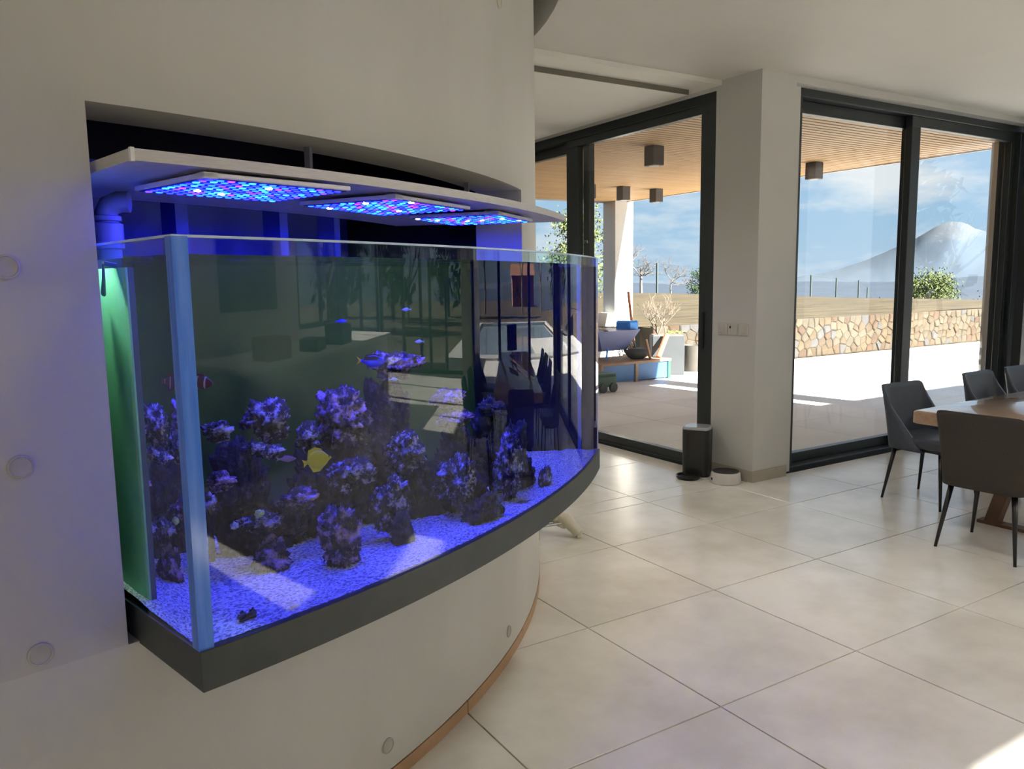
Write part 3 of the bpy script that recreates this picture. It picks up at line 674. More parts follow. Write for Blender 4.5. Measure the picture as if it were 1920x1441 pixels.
RK=[ # px,py,w,h,R,label,mat,seed,depth,flat,tilt
 (455,960,190,260,3.220,'big dark grey rock body in the left half, behind the ledges',2,2,0.7,0,0),
 (600,930,190,240,3.260,'big dark rock body under the round purple mound',2,3,0.7,0,0),
 (735,880,190,300,3.320,'big dark rock pillar in the middle of the reef',2,4,0.7,0,0),
 (860,900,190,210,3.440,'big dark rock body right of the middle',2,5,0.7,0,0),
 (965,890,140,210,3.500,'dark rock body at the right end of the reef',2,6,0.7,0,0),
 (395,1000,120,200,3.220,'dark rock body straight behind the glass corner, right side',2,7,0.7,0,0),
 (535,1000,130,150,3.240,'dark rock body low between the mushroom rock and the tower',2,8,0.7,0,0),
 (672,860,110,200,3.280,'dark rock body between the purple mound and the middle pillar',2,9,0.7,0,0),
 (800,930,120,170,3.400,'dark rock body under the two purple ledges',2,10,0.7,0,0),
 (918,840,110,190,3.460,'dark rock body behind the rightmost large rocks',2,41,0.7,0,0),
 (408,812,100,44,3.360,'thin pale ledge right of the glass corner, uppermost there',0,16,0.8,1,-6),
 (505,795,150,96,3.337,'long bright blue crusted ledge at upper left of the reef',0,17,0.7,1,-8),
 (478,842,84,30,3.360,'narrow pale ledge under the long blue ledge',0,18,0.8,1,4),
 (642,782,150,124,3.360,'large round purple mound at the top of the reef',1,19,0.8,0,0),
 (576,822,72,60,3.380,'round grey purple boulder left of and below the big mound',0,20,0.9,0,0),
 (510,850,74,30,3.400,'little violet ledge left of the yellow fish',0,21,0.8,1,-10),
 (415,907,92,44,3.379,'violet crusted ledge just right of the glass corner',1,22,0.8,1,-4),
 (392,948,60,52,3.397,'bright blue ledge touching the glass corner, second below the violet one',0,23,0.8,1,-14),
 (490,985,130,54,3.400,'mushroom topped rock with a yellow green spot, lower left',0,24,0.8,1,0),
 (508,1052,112,92,3.417,'ribbed purple rock lying on the sand left of the tower',1,25,0.8,0,10),
 (566,938,112,46,3.440,'violet crusted shelf above the bright tower',1,26,0.8,1,0),
 (655,890,120,66,3.460,'crusted violet rock under and right of the yellow fish',0,27,0.8,0,0),
 (640,1010,108,130,3.580,'bright blue and purple crusted tower on the sand',1,28,0.8,0,0),
 (735,945,110,120,3.520,'blue branched rock right of the bright tower',0,29,0.8,0,14),
 (755,1000,64,90,3.580,'dark studded rock at the front with white dots',2,30,0.8,0,0),
 (738,690,150,66,3.360,'high crusted top beside the blue fish',1,31,0.7,1,0),
 (760,850,110,84,3.420,'violet crusted rock in mid reef below the high top',0,32,0.8,0,0),
 (842,752,140,46,3.440,'wide purple ledge high on the right half',1,33,0.7,1,-3),
 (852,788,130,40,3.470,'second purple ledge under the wide one on the right half',1,34,0.7,1,-4),
 (858,900,124,100,3.560,'bright blue crusted head in the right half',0,35,0.8,0,0),
 (905,960,120,64,3.660,'dark rough rock resting on sand at right',2,36,0.8,0,0),
 (955,880,96,130,3.600,'tall blue crusted rock, rightmost large one of the reef',0,37,0.8,0,0),
 (925,768,96,40,3.500,'dark drooping ledge at the upper right of the reef',2,38,0.8,1,18),
 (1022,900,46,60,3.660,'small pale purple rock farthest right, near the glass',0,39,0.8,0,0),
 (425,1120,60,34,3.430,'low dark purple stub on the sand behind the glass corner',1,40,0.8,0,0),
]
for (px,py,wq,hq,rad,lab,m,sd,dp,fltt,tl) in RK: rock(px,py,wq,hq,rad,lab,m,sd,dp,flat=bool(fltt),tilt=tl)
# coral cap (yellow green) on the mushroom rock
yg=mat('yellow_green_polyps',(0.45,0.55,0.12),0.7,(0.55,0.62,0.2),30,bump=0.5,bscale=80)
o=rock(486,962,26,14,3.52,'small yellow green coral on top of the mushroom rock',0,50,1.0,name='coral'); o.data.materials.clear(); o.data.materials.append(yg); o['category']='coral'
palec=mat('pale_coral',(0.5,0.48,0.36),0.7,(0.6,0.58,0.46),30)
o=rock(440,985,18,14,3.42,'small pale coral tip beside the mushroom rock',0,51,1.0,name='coral'); o.data.materials.clear(); o.data.materials.append(palec); o['category']='coral'

# ------------------------------------------------------------------ fish and snails
def fish(name,label,cat,px,py,rad,L,prof,wid,bodym,finm,tailm,right=True,tilt=0,dors=None,anal=None,tail=(0.2,0.16),fork=0.4,yawd=0,eye=True,bars=None,barm=None,group=None):
    p=in_tank(px,py,rad)
    t=thing(name,label,cat,tuple(p),(-yaw if right else -yaw+math.pi)+R(yawd),group)
    t.rotation_euler=(0,R(-tilt) if True else 0,t.rotation_euler[2]); t.rotation_mode='XYZ'
    # prof: list of (x in -0.5..0.5 of L, half height, z centre) ; wid: half width factor
    n=14; b=MB(); vs=[]; fs=[]
    for x,hh,zc in prof:
        for k in range(n):
            a=2*math.pi*k/n; vs.append((x*L, wid*hh*L*math.cos(a), zc*L+hh*L*math.sin(a)))
    for i in range(len(prof)-1):
        for k in range(n): fs.append((i*n+k,i*n+(k+1)%n,(i+1)*n+(k+1)%n,(i+1)*n+k))
    fs += [tuple(range(n))[::-1], tuple(range((len(prof)-1)*n,len(prof)*n))]
    b.add(vs,fs); part('body',b,bodym,t,'all')
    def fin(nm,poly,m,th=0.006):
        q=MB(); q.prism([(x*L,z*L) for x,z in poly],-th*L,th*L,axis='y'); return part(nm,q,m,t)
    if dors: fin('dorsal_fin',dors,finm)
    if anal: fin('anal_fin',anal,finm)
    x0=prof[0][0]; hz=prof[0][2]; tl,th=tail
    fin('tail_fin',[(x0+0.02,hz-prof[0][1]),(x0-tl,hz-th),(x0-tl*(1-fork),hz),(x0-tl,hz+th),(x0+0.02,hz+prof[0][1])],tailm)
    if eye:
        xe=prof[-2][0]-0.02
        for s in (-1,1):
            q=MB(); q.lathe([(0.0,-0.022*L),(0.016*L,-0.016*L),(0.022*L,0),(0.016*L,0.016*L),(0.0,0.022*L)],8); o=part('eye',q,blackmetal,t,'all'); o.location=(xe*L,s*wid*prof[-2][1]*L*0.85,(prof[-2][2]+0.04)*L)
    if bars:
        for (x,w_) in bars:
            def H(xx):
                for (a,b_) in zip(prof[:-1],prof[1:]):
                    if a[0]<=xx<=b_[0]:
                        k=(xx-a[0])/(b_[0]-a[0]); return a[1]+(b_[1]-a[1])*k, a[2]+(b_[2]-a[2])*k
                return 0.1,0
            q=MB(); vs=[];fs=[]
            for xx in (x-w_,x,x+w_):
                hh,zc=H(xx)
                for k in range(n):
                    a=2*math.pi*k/n; vs.append((xx*L,1.05*wid*hh*L*math.cos(a),zc*L+1.04*hh*L*math.sin(a)))
            for i in range(2):
                for k in range(n): fs.append((i*n+k,i*n+(k+1)%n,(i+1)*n+(k+1)%n,(i+1)*n+k))
            q.add(vs,fs); part('white_bar',q,barm,t,'all')
    q=MB(); pxf=prof[-3][0]; q.prism([(pxf*L,-0.02*L),((pxf-0.14)*L,-0.07*L),((pxf-0.15)*L,0.02*L)],-0.004*L,0.004*L,axis='y')
    for s in (-1,1): o=part('pectoral_fin',q,finm,t); o.location=(0,s*wid*prof[-3][1]*L,0); o.rotation_euler=(0,0,R(-18*s))
    return t
yel=mat('yellow_fish',(0.80,0.62,0.02),0.5,(0.90,0.72,0.04),8,emit=None)
blu=mat('royal_blue_fish',(0.01,0.03,0.75),0.4,(0.015,0.05,0.85),8); blk=mat('black_fish_mark',(0.008,0.008,0.02),0.4,(0.012,0.012,0.03),8)
mar=mat('maroon_fish',(0.10,0.018,0.012),0.5,(0.14,0.028,0.018),8); wht=mat('white_fish_bar',(0.42,0.40,0.37),0.5,(0.48,0.46,0.43),8)
pal=mat('pale_fish',(0.45,0.55,0.65),0.35,(0.55,0.65,0.75),8); pur=mat('mauve_fish',(0.30,0.15,0.30),0.5,(0.38,0.2,0.38),8)
tang=[(-0.42,0.045,0),(-0.36,0.09,0),(-0.22,0.24,0),(-0.05,0.30,0),(0.12,0.29,0),(0.26,0.21,-0.01),(0.36,0.11,-0.03),(0.44,0.045,-0.045),(0.49,0.03,-0.05)]
fish('yellow_tang','bright yellow disc shaped fish facing right in mid tank','fish',596,861,3.66,0.076,tang,0.30,yel,yel,yel,True,12,
     [(-0.36,0.10),(-0.26,0.36),(0.0,0.40),(0.2,0.30),(0.24,0.2)],[(-0.36,-0.10),(-0.26,-0.36),(-0.02,-0.38),(0.14,-0.28)],(0.13,0.13),0.25)
bt=[(-0.44,0.03,0),(-0.34,0.07,0),(-0.18,0.16,0),(0.0,0.21,0),(0.18,0.20,0),(0.32,0.14,0),(0.42,0.08,-0.01),(0.49,0.03,-0.02)]
yt=mat('yellow_tail',(0.70,0.45,0.02),0.5,(0.8,0.55,0.03),8)
t=fish('blue_tang','vivid royal blue oval fish with a yellow tail, left of the high rock top','fish',698,677,3.60,0.078,bt,0.34,blu,blk,yt,True,-4,
     [(-0.34,0.06),(-0.24,0.2),(0.1,0.27),(0.3,0.17)],[(-0.3,-0.06),(-0.2,-0.19),(0.08,-0.24)],(0.16,0.13),0.5)
q=MB(); q.prism([(x*0.078,z*0.078) for x,z in ((-0.36,0.03),(-0.1,0.05),(0.2,0.06),(0.3,0.14),(0.1,0.19),(-0.2,0.15))],-0.0056,0.0056,axis='y'); part('black_flank',q,blk,t)
cl_=[(-0.42,0.06,0),(-0.3,0.11,0),(-0.12,0.19,0),(0.08,0.22,0),(0.24,0.19,0),(0.38,0.12,0),(0.47,0.05,0)]
fish('clownfish','dark maroon clownfish with white bars, seen twice across the glass corner','fish',374,716,3.705,0.062,cl_,0.45,mar,mar,mar,True,-8,[(-0.3,0.1),(-0.2,0.27),(0.1,0.30),(0.2,0.2)],[(-0.3,-0.1),(-0.22,-0.25),(0.0,-0.24)],(0.14,0.13),0.0,0,True,[(0.22,0.03),(-0.06,0.03),(-0.36,0.02)],wht)
sm=[(-0.42,0.03,0),(-0.3,0.06,0),(-0.1,0.13,0),(0.1,0.15,0),(0.28,0.11,0),(0.4,0.06,0),(0.48,0.02,0)]
for px,py,rad,L,m,lab,rg in ((762,580,3.62,0.030,pal,'tiny pale silvery fish near the top of the water by the dark mullion reflection',False),
                        (738,711,3.62,0.030,pal,'tiny white blue fish below the blue tang',True),
                        (641,602,3.60,0.032,blu,'tiny bright blue fish in the upper water, above the blue tang',True),
                        (786,640,3.60,0.032,pal,'tiny pale fish above the purple ledges',False),
                        (538,860,3.58,0.050,pur,'slender mauve fish just left of the yellow fish',True)):
    fish('small_fish',lab,'fish',px,py,rad,L,sm,0.4,m,m,m,rg,0,[(-0.2,0.1),(-0.12,0.2),(0.2,0.14)],None,(0.16,0.12),0.5)
def snail(px,py,label,rz):
    q=on_sand(px,py)
    o=thing('snail',label,'snail',(q.x,q.y,q.z),rz)
    b=MB(); pts=[];rs=[]
    for i in range(15):
        a=i*0.85; r_=0.0085*(1-i/16); pts.append((r_*math.cos(a),r_*math.sin(a)*0.8,0.006+0.0012*i)); rs.append(0.0062*(1-i/17)+0.0008)
    b.tube(pts,rs,8); part('shell',b,ROCKS[2] if False else blk,o,True)
    b=MB(); b.lathe([(0.011,0),(0.010,0.003),(0.005,0.005)],10,(0.006,0,0),sx=1.3); part('foot',b,blk,o,True)
snail(455,1163,'dark snail on the sand near the glass corner, left one of two',0.4); snail(474,1157,'dark snail on the sand near the glass corner, right one of two',2.1)
q=on_sand(553,1137)
b=MB(); pts=[]
for i in range(10):
    a=math.pi*2*i/10; r_=0.016 if i%2==0 else 0.007; pts.append((r_*math.cos(a),r_*math.sin(a)))
b.prism(pts,0,0.003,top=[(x*0.6,y*0.6) for x,y in pts]); b.lathe([(0.006,0.003),(0.003,0.0055)],8)
o=part('starfish',b,palec,None); o.location=q; tag(o,'small pale star shape on the sand in the light patch','starfish')
q=on_sand(942,968)
b=MB(); b.grid(lambda u,v:((u-0.5)*0.10,(v-0.5)*0.022*(1-0.5*u),0.003+0.004*math.sin(u*3)),8,2); b.grid(lambda u,v:((u-0.5)*0.10,(v-0.5)*0.022*(1-0.5*u),0.0015+0.004*math.sin(u*3)),8,2)
o=part('blue_reflection_strip',b,brightb,None); o.location=q; o.rotation_euler=(0,0,R(-40)); tag(o,'flat bright blue strip on the sand at the right, standing in for a reflection','strip')  # a blue reflection built as a solid strip

# ================================================================== FURNITURE
tb=thing('dining_table','long oak dining table with a thick rounded edge at the right','table',(4.2,-0.445,0),R(1.2))
b=MB(); hw_,hl=0.475,1.76
def rrect(x,y,r,n=6):
    pts=[]
    for cx,cy,a0 in ((x-r,y-r,0),(-x+r,y-r,90),(-x+r,-y+r,180),(x-r,-y+r,270)):
        for k in range(n+1): a=R(a0+90*k/n); pts.append((cx+r*math.cos(a),cy+r*math.sin(a)))
    return pts
for k,(z0,z1,i0_,i1_) in enumerate(((0.684,0.690,0.006,0.0),(0.690,0.752,0.0,0.0),(0.752,0.760,0.0,0.008))):
    b.prism(rrect(hl-i0_,hw_-i0_,0.03),z0,z1,top=rrect(hl-i1_,hw_-i1_,0.03))
part('tabletop',b,wood,tb,True)
for sx in (-1,1):
    b=MB(); x=sx*1.15
    b.prism([(x-0.04,-0.34),(x+0.04,-0.34),(x+0.04,0.34),(x-0.04,0.34)],0.0,0.02); b.prism([(x-0.035,-0.30),(x+0.035,-0.30),(x+0.035,-0.22),(x-0.035,-0.22)],0.02,0.684,top=[(x-0.035,-0.12),(x+0.035,-0.12),(x+0.035,-0.04),(x-0.035,-0.04)])
    b.prism([(x-0.035,0.22),(x+0.035,0.22),(x+0.035,0.30),(x-0.035,0.30)],0.02,0.684,top=[(x-0.035,0.04),(x+0.035,0.04),(x+0.035,0.12),(x-0.035,0.12)])
    part('trestle_leg',b,wooddark,tb)

def make_chair(label,m,loc,rz):
    # local: sitter faces -Y, back at +Y
    t=thing('dining_chair',label,'chair',loc,rz,'chairs around the dining table')
    # seat cushion
    b=MB()
    def ring(s,z,k=1.0): 
        pts=[]
        for a in range(28):
            an=2*math.pi*a/28; c_,s_=math.cos(an),math.sin(an)
            x=0.235*s*math.copysign(abs(c_)**0.45,c_); y=0.225*s*math.copysign(abs(s_)**0.45,s_)
            pts.append((x*(1+0.06*(-s_ if s_<0 else 0)),y-0.02,z))
        return pts
    rs=[ring(0.94,0.400),ring(1.0,0.410),ring(1.0,0.450),ring(0.96,0.466),ring(0.80,0.472),ring(0.3,0.474)]
    vs=[p for r_ in rs for p in r_]; fs=[]
    for i in range(len(rs)-1):
        for k in range(28): fs.append((i*28+k,i*28+(k+1)%28,(i+1)*28+(k+1)%28,(i+1)*28+k))
    fs += [tuple(range(28))[::-1],tuple(range((len(rs)-1)*28,len(rs)*28))]
    b.add(vs,fs); part('seat',b,m,t,'all')
    # wrap-around backrest: outer and inner skins
    b=MB(); nu,nv=26,12
    def P(u,v,inn):
        s=-1+2*u; zt=0.808-0.075*abs(s)**6; z=0.375+(zt-0.375)*v
        wv=0.236-0.012*(1-v)+0.002*v; th=0.0 if not inn else 0.034*(1-0.55*v)
        ang=s*R(90)
        dep=0.30*(1-v)**1.1+0.055*v
        x=(wv+0.016*(1-v)-th)*math.copysign(abs(math.sin(ang))**0.40,s)
        y=0.225+0.045*v-th-(dep)*(1-abs(math.cos(ang))**0.45)
        if inn and abs(s)>0.94: y=0.225+0.045*v-(dep)*(1-abs(math.cos(ang))**0.45)
        return (x,y,z)
    vs=[P(i/nu,j/nv,0) for i in range(nu+1) for j in range(nv+1)]+[P(i/nu,j/nv,1) for i in range(nu+1) for j in range(nv+1)]
    o_=(nu+1)*(nv+1); fs=[]
    for i in range(nu):
        for j in range(nv):
            a=i*(nv+1)+j; fs += [(a,a+nv+1,a+nv+2,a+1),(o_+a,o_+a+1,o_+a+nv+2,o_+a+nv+1)]
        a=i*(nv+1); fs += [(a,o_+a,o_+a+nv+1,a+nv+1),(a+nv,a+nv+nv+1,o_+a+nv+nv+1,o_+a+nv)]
    for j in range(nv):
        fs += [(j,j+1,o_+j+1,o_+j)]; a=nu*(nv+1)+j; fs += [(a,o_+a,o_+a+1,a+1)]
    b.add(vs,fs); part('backrest',b,m,t,'all')
    b=MB(); b.box((-0.19,-0.19,0.375),(0.19,0.19,0.400)); part('seat_frame',b,blackmetal,t)
    for sx in (-1,1):
        for sy in (-1,1):
            q=MB(); q.tube([(sx*0.165,sy*0.165,0.385),(sx*0.212,sy*0.215+0.005,0.004)],[0.0165,0.0085],10)
            q.lathe([(0.009,0.0),(0.009,0.006)],10,(sx*0.212,sy*0.215+0.005,0)); part('leg',q,blackmetal,t,'all')
    return t
ch1=make_chair('slate grey leather dining chair on the window side, nearest the pillar',leather,(3.25,0.325,0),R(-2))
def chair_copy(src,x,y,rz,label):
    c=copy_tree(src); c.location=(x,y,0); c.rotation_euler=(0,0,rz); c['label']=label; return c
chair_copy(ch1,4.33,0.36,R(2),'slate grey leather dining chair on the window side, second from the pillar')
chair_copy(ch1,4.99,0.37,R(-3),'slate grey leather dining chair at the right picture edge, third from the pillar')
chair_copy(ch1,5.62,0.36,R(1),'slate grey dining chair by the far window, seen only mirrored in the tank')
ch5=make_chair('taupe fabric dining chair at the near table end, its back to the camera',taupe,(2.575,-0.445,0),R(93))
for k,x in enumerate((2.98,3.72,4.45,5.18)):
    chair_copy(ch1,x,-1.28,R(180+(-3,2,-1,3)[k]),('slate grey chair on the table side away from the window, %s'%('closest to the taupe chair','second from the taupe chair','third from the taupe chair','farthest from the taupe chair')[k]))
# dark screen and vase at the far end of the table (mirrored in the tank)
o=thing('desk_monitor','dark screen standing at the far end of the table, mirrored in the tank','screen',(5.55,-0.50,0.7605),R(75))
b=MB(); b.cbox((-0.16,-0.012,0.05),(0.16,0.012,0.34),0.004); part('screen',b,feedm,o); b=MB(); b.lathe([(0.08,0),(0.078,0.008),(0.015,0.012),(0.012,0.06)],16); part('stand',b,feedm,o,True)

# pet feeder and bowl by the window
fd=thing('pet_feeder','black upright pet feeder with grey lid and round tray by the left window','pet feeder',(2.475,1.80,0),R(-58))
b=MB(); pr=rrect(0.108,0.098,0.045)
b.prism(pr,0.0,0.012); b.prism([(x*0.97,y*0.97) for x,y in pr],0.012,0.30,top=pr); b.prism(pr,0.30,0.375); part('body',b,feedm,fd,True)
b=MB(); b.prism(pr,0.376,0.386,top=[(x*0.98,y*0.98) for x,y in pr]); b.prism([(x*0.98,y*0.98) for x,y in pr],0.386,0.397,top=[(x*0.90,y*0.90) for x,y in pr]); part('lid',b,feedlid,fd,True)
b=MB(); b.cbox((-0.070,-0.1005,0.14),(-0.045,-0.092,0.355),0.003); part('level_window',b,blackmetal,fd)
b=MB(); b.lathe([(0.085,0),(0.095,0.012),(0.098,0.028),(0.090,0.030),(0.080,0.016),(0.01,0.012)],28,(-0.03,-0.165,0)); part('tray',b,blackmetal,fd,True)
bw=thing('pet_bowl','round white pet bowl with a black inside at the foot of the pillar','bowl',(2.465,1.485,0))
b=MB(); b.lathe([(0.112,0.0),(0.118,0.006),(0.112,0.07),(0.104,0.086),(0.098,0.088)],36); part('bowl',b,bowlw,bw,True)
b=MB(); b.lathe([(0.098,0.0885),(0.101,0.090),(0.096,0.091),(0.088,0.075),(0.070,0.062),(0.02,0.060)],36); part('inner_dish',b,blackmetal,bw,True)
b=MB(); b.cbox((-0.008,-0.004,-0.010),(0.008,0.004,0.010),0.002); o=part('button',b,feedm,bw); o.location=pol(0,0)*0+Vector((-0.108,0.038,0.035)); o.rotation_euler=(0,0,R(70))

# cream caster leg of a stand, poking out behind the drum
lg=thing('stand_leg','cream plastic foot with a steel bar, poking out behind the aquarium','stand',(0.73,1.05,0))
b=MB(); pts=[];rs=[]
for k in range(15):
    u=k/14; pts.append((-0.10+0.10*u-0.06*math.sin(u*math.pi)*0-0.0,0.16*(1-u)+0.0,0.21-0.185*(u**0.62)+0.035*math.sin(u*math.pi)*(-1 if u<0.4 else 0.6))); rs.append(0.058-0.028*u+0.006*math.sin(u*9)*0)
b.tube(pts,rs,14); b.lathe([(0.016,0.0),(0.022,0.006),(0.022,0.03),(0.016,0.036)],14,(0.0,0.0,0.0)); part('foot',b,cream,lg,True)
b=MB(); b.cbox((-0.022,-0.01,0.004),(-0.006,0.012,0.03),0.003); part('rubber_pad',b,pvc,lg)
for dy in (0.0,0.035):
    b=MB(); b.tube([(-0.03,0.06+dy,0.085),(-0.235,0.09+dy,0.085)],0.008,10); part('bar',b,chrome,lg,True)
b=MB(); b.tube([(-0.235,0.11,0.0),(-0.235,0.11,0.13)],0.018,10); part('rear_foot',b,cream,lg,True)

# kitchen side, seen only as a mirror image in the tank
ki=thing('kitchen_island','long pale kitchen island mirrored in the left half of the tank','kitchen island',(4.2,-5.0,0))
b=MB(); b.cbox((-2.5,-0.55,0.0),(2.5,0.50,0.87),0.005); part('cabinet',b,pillarp,ki); b=MB(); b.cbox((-2.6,-0.62,0.871),(2.6,0.6,0.92),0.008); part('worktop',b,render_w,ki)
def kbox(x,y,w_,d_,h_,m,label,lidm=None):
    o=thing('storage_box',label,'box',(x,y,0.9205),R(rnd.uniform(-20,20)),'boxes on the kitchen island')
    b=MB(); b.cbox((-w_/2,-d_/2,0),(w_/2,d_/2,h_),0.006); part('box_body',b,m,o)
    if lidm:
        b=MB(); b.add([(-w_*0.42,-d_*0.4,h_+0.012),(w_*0.40,-d_*0.42,h_+0.012),(w_*0.45,d_*0.42,h_+0.05),(-w_*0.38,d_*0.45,h_+0.05),(-w_*0.42,-d_*0.4,h_+0.002),(w_*0.40,-d_*0.42,h_+0.002),(w_*0.45,d_*0.42,h_+0.04),(-w_*0.38,d_*0.45,h_+0.04)],[(0,1,2,3),(7,6,5,4),(0,4,5,1),(1,5,6,2),(2,6,7,3),(3,7,4,0)]); part('paper',b,bowlw,o)
kbox(4.6,-4.75,0.5,0.4,0.22,greenp,'dark green box with a white sheet on top, mirrored in the tank',bowlw)
kbox(3.6,-4.7,0.45,0.35,0.12,feedm,'low dark box with a white sheet, mirrored in the tank left of the green box',bowlw)
kbox(2.5,-4.7,0.5,0.35,0.20,brick,'dull red box at the near end of the island, mirrored in the tank')
o=thing('wall_picture','large dark picture on the south wall, mirrored at the upper left of the tank','picture',(3.75,-6.295,1.75))
b=MB(); b.cbox((-0.75,0,-0.42),(0.75,0.03,0.42),0.004); part('picture_panel',b,feedm,o); b=MB(); b.cbox((-0.79,0,-0.46),(0.79,0.02,0.46),0.004); part('picture_frame',b,blackmetal,o)

# ================================================================== OUTDOORS
GP=-0.03
b=MB(); b.box((2.66,1.63,-0.3),(19.2,7.62,GP-0.008)); b.box((2.80,7.62,-0.3),(7.4,12.0,GP-0.008)); b.box((6.62,-1.9,-0.3),(13.0,1.63,GP-0.008)); b.box((-9,-14,-0.3),(13,-6.5,GP-0.008))
terrace=struct('terrace',b,patiog,label='pale stone terrace outside the windows')
clip_tiles(2.80,19.2,1.63,7.62,terrace,patiom,GP,0.008,'paving_tile',1.0)
clip_tiles(2.80,7.4,7.62,12.0,terrace,patiom,GP,0.008,'paving_tile',1.0)
clip_tiles(6.62,13.0,-1.9,1.63,terrace,patiom,GP,0.008,'paving_tile',1.2)
b=MB(); b.box((-9,-14,GP-0.008),(13,-6.5,GP)); wpart('paving_strip',b,patiom,terrace)
# terrace roof with larch slats
ZRF=2.955; RX=7.2; RY=8.62
b=MB(); b.box((2.64,1.46,ZRF+0.022),(RX,RY,3.40)); b.box((2.64,1.62,ZRF-0.004),(RX,1.66,ZRF+0.03)); b.box((2.80,1.62,ZRF-0.006),(2.84,RY,ZRF+0.03))
proof=struct('terrace_roof',b,soffit,label='terrace roof with a slatted larch ceiling')
b=MB(); b.box((RX,1.46,ZRF-0.012),(RX+0.03,RY+0.03,3.40)); b.box((2.8,RY,ZRF-0.012),(RX,RY+0.03,3.40)); wpart('fascia',b,render_w,proof)
b=MB(); b.cbox((0,0,0),(RX-2.85,0.064,0.02),0.002); SLAT=b.mesh('slat',slatm)
y=1.67
while y<RY-0.08: put('slat',SLAT,proof,(2.85,y,ZRF)); y+=0.085
# spot lights under the terrace roof
dl=None
for k,(x,y,lab) in enumerate(((3.72,3.73,'dark cube spotlight under the slatted ceiling, the large near one in the left window'),(5.10,6.66,'dark cube spotlight next to the window mullion, leftmost of the far row'),(5.73,6.64,'dark cube spotlight above the white column, middle of the far row'),(6.40,6.66,'dark cube spotlight right of the white column, rightmost of the far row'),(6.30,3.72,'dark cube spotlight seen through the right window'))):
    if dl is None:
        dl=thing('ceiling_spotlight',lab,'spotlight',(x,y,ZRF),0,'spotlights under the terrace roof')
        b=MB(); b.cbox((-0.075,-0.075,-0.20),(0.075,0.075,0.0),0.006); part('casing',b,mat('spot_grey',(0.11,0.10,0.10),0.5,(0.13,0.12,0.12),9),dl)
        b=MB(); b.lathe([(0.055,-0.2005),(0.05,-0.204),(0.03,-0.202)],16); part('lens',b,bowlw,dl,True)
    else:
        c=copy_tree(dl); c.location=(x,y,ZRF); c['label']=lab
# column with a low wall, and the pier by the right window
b=MB(); b.cbox((6.93,8.30,-0.2),(7.34,8.64,2.96),0.004); struct('column',b,render_w,label='white column carrying the corner of the terrace roof')
b=MB(); b.cbox((4.6,8.36,-0.2),(6.93,8.60,1.0),0.004); struct('parapet',b,render_w,label='low white wall left of the column')
b=MB(); b.box((6.85,1.66,-0.2),(7.28,1.92,2.96)); struct('pier',b,render_w,label='shaded pier at the right end of the terrace roof')

# dry stone garden wall, every stone its own piece
GW0,GW1,GWH=7.3,19.0,0.76
b=MB(); b.box((GW0,7.72,-0.3),(GW1,8.05,GWH-0.02)); gw=struct('garden_wall',b,mortar,label='garden wall of ochre and cream stones along the terrace')
def clip(poly,px_,py_,nx,ny):
    out=[]; n=len(poly)
    for i in range(n):
        a,c=poly[i],poly[(i+1)%n]; da=(a[0]-px_)*nx+(a[1]-py_)*ny; dc=(c[0]-px_)*nx+(c[1]-py_)*ny
        if da<=0: out.append(a)
        if (da<0)!=(dc<0) and abs(da-dc)>1e-9:
            k=da/(da-dc); out.append((a[0]+(c[0]-a[0])*k,a[1]+(c[1]-a[1])*k))
    return out
sites=[]; rs_=random.Random(11); nrow=5
for r_ in range(nrow):
    x=GW0+rs_.uniform(0,0.1)
    while x<GW1:
        wd=rs_.uniform(0.10,0.30); sites.append((x+wd/2,GP+(GWH-GP)*(r_+0.5+rs_.uniform(-0.36,0.36))/nrow)); x+=wd
sites=[s_ for s_ in sites]
keep=1.0
while len(sites)>298: sites.pop(rs_.randrange(len(sites)))
for (sx,sz) in sites:
    poly=[(max(GW0,sx-0.6),GP),(min(GW1,sx+0.6),GP),(min(GW1,sx+0.6),GWH),(max(GW0,sx-0.6),GWH)]
    for (ox,oz) in sites:
        if (ox,oz)!=(sx,sz) and abs(ox-sx)<1.2:
            poly=clip(poly,(sx+ox)/2,(sz+oz)/2,ox-sx,oz-sz)
            if len(poly)<3: break
    if len(poly)<3: continue
    cx=sum(p[0] for p in poly)/len(poly); cz=sum(p[1] for p in poly)/len(poly)
    def shr(k,d): 
        o_=[]
        for x,z in poly:
            dx,dz=x-cx,z-cz; L=math.hypot(dx,dz) or 1; f=max(0.3,(L-d)/L)*k; o_.append((cx+dx*f,cz+dz*f))
        return o_
    base=shr(1,0.005); top_=shr(0.86,0.008); pr_=rs_.uniform(0.012,0.035)
    b=MB(); n=len(base)
    vs=[(x-cx,0.06,z-cz) for x,z in base]+[(x-cx,-pr_*0.5,z-cz) for x,z in base]+[(x-cx,-pr_+rs_.uniform(-0.008,0.008),z-cz) for x,z in top_]
    fs=[tuple(range(2*n,3*n))]+[(i,(i+1)%n,n+(i+1)%n,n+i) for i in range(n)]+[(n+i,n+(i+1)%n,2*n+(i+1)%n,2*n+i) for i in range(n)]
    b.add(vs,fs); o=part('stone',b,STONES[rs_.choices(range(4),(36,38,16,10))[0]],gw); o.location=(cx,7.72,cz)
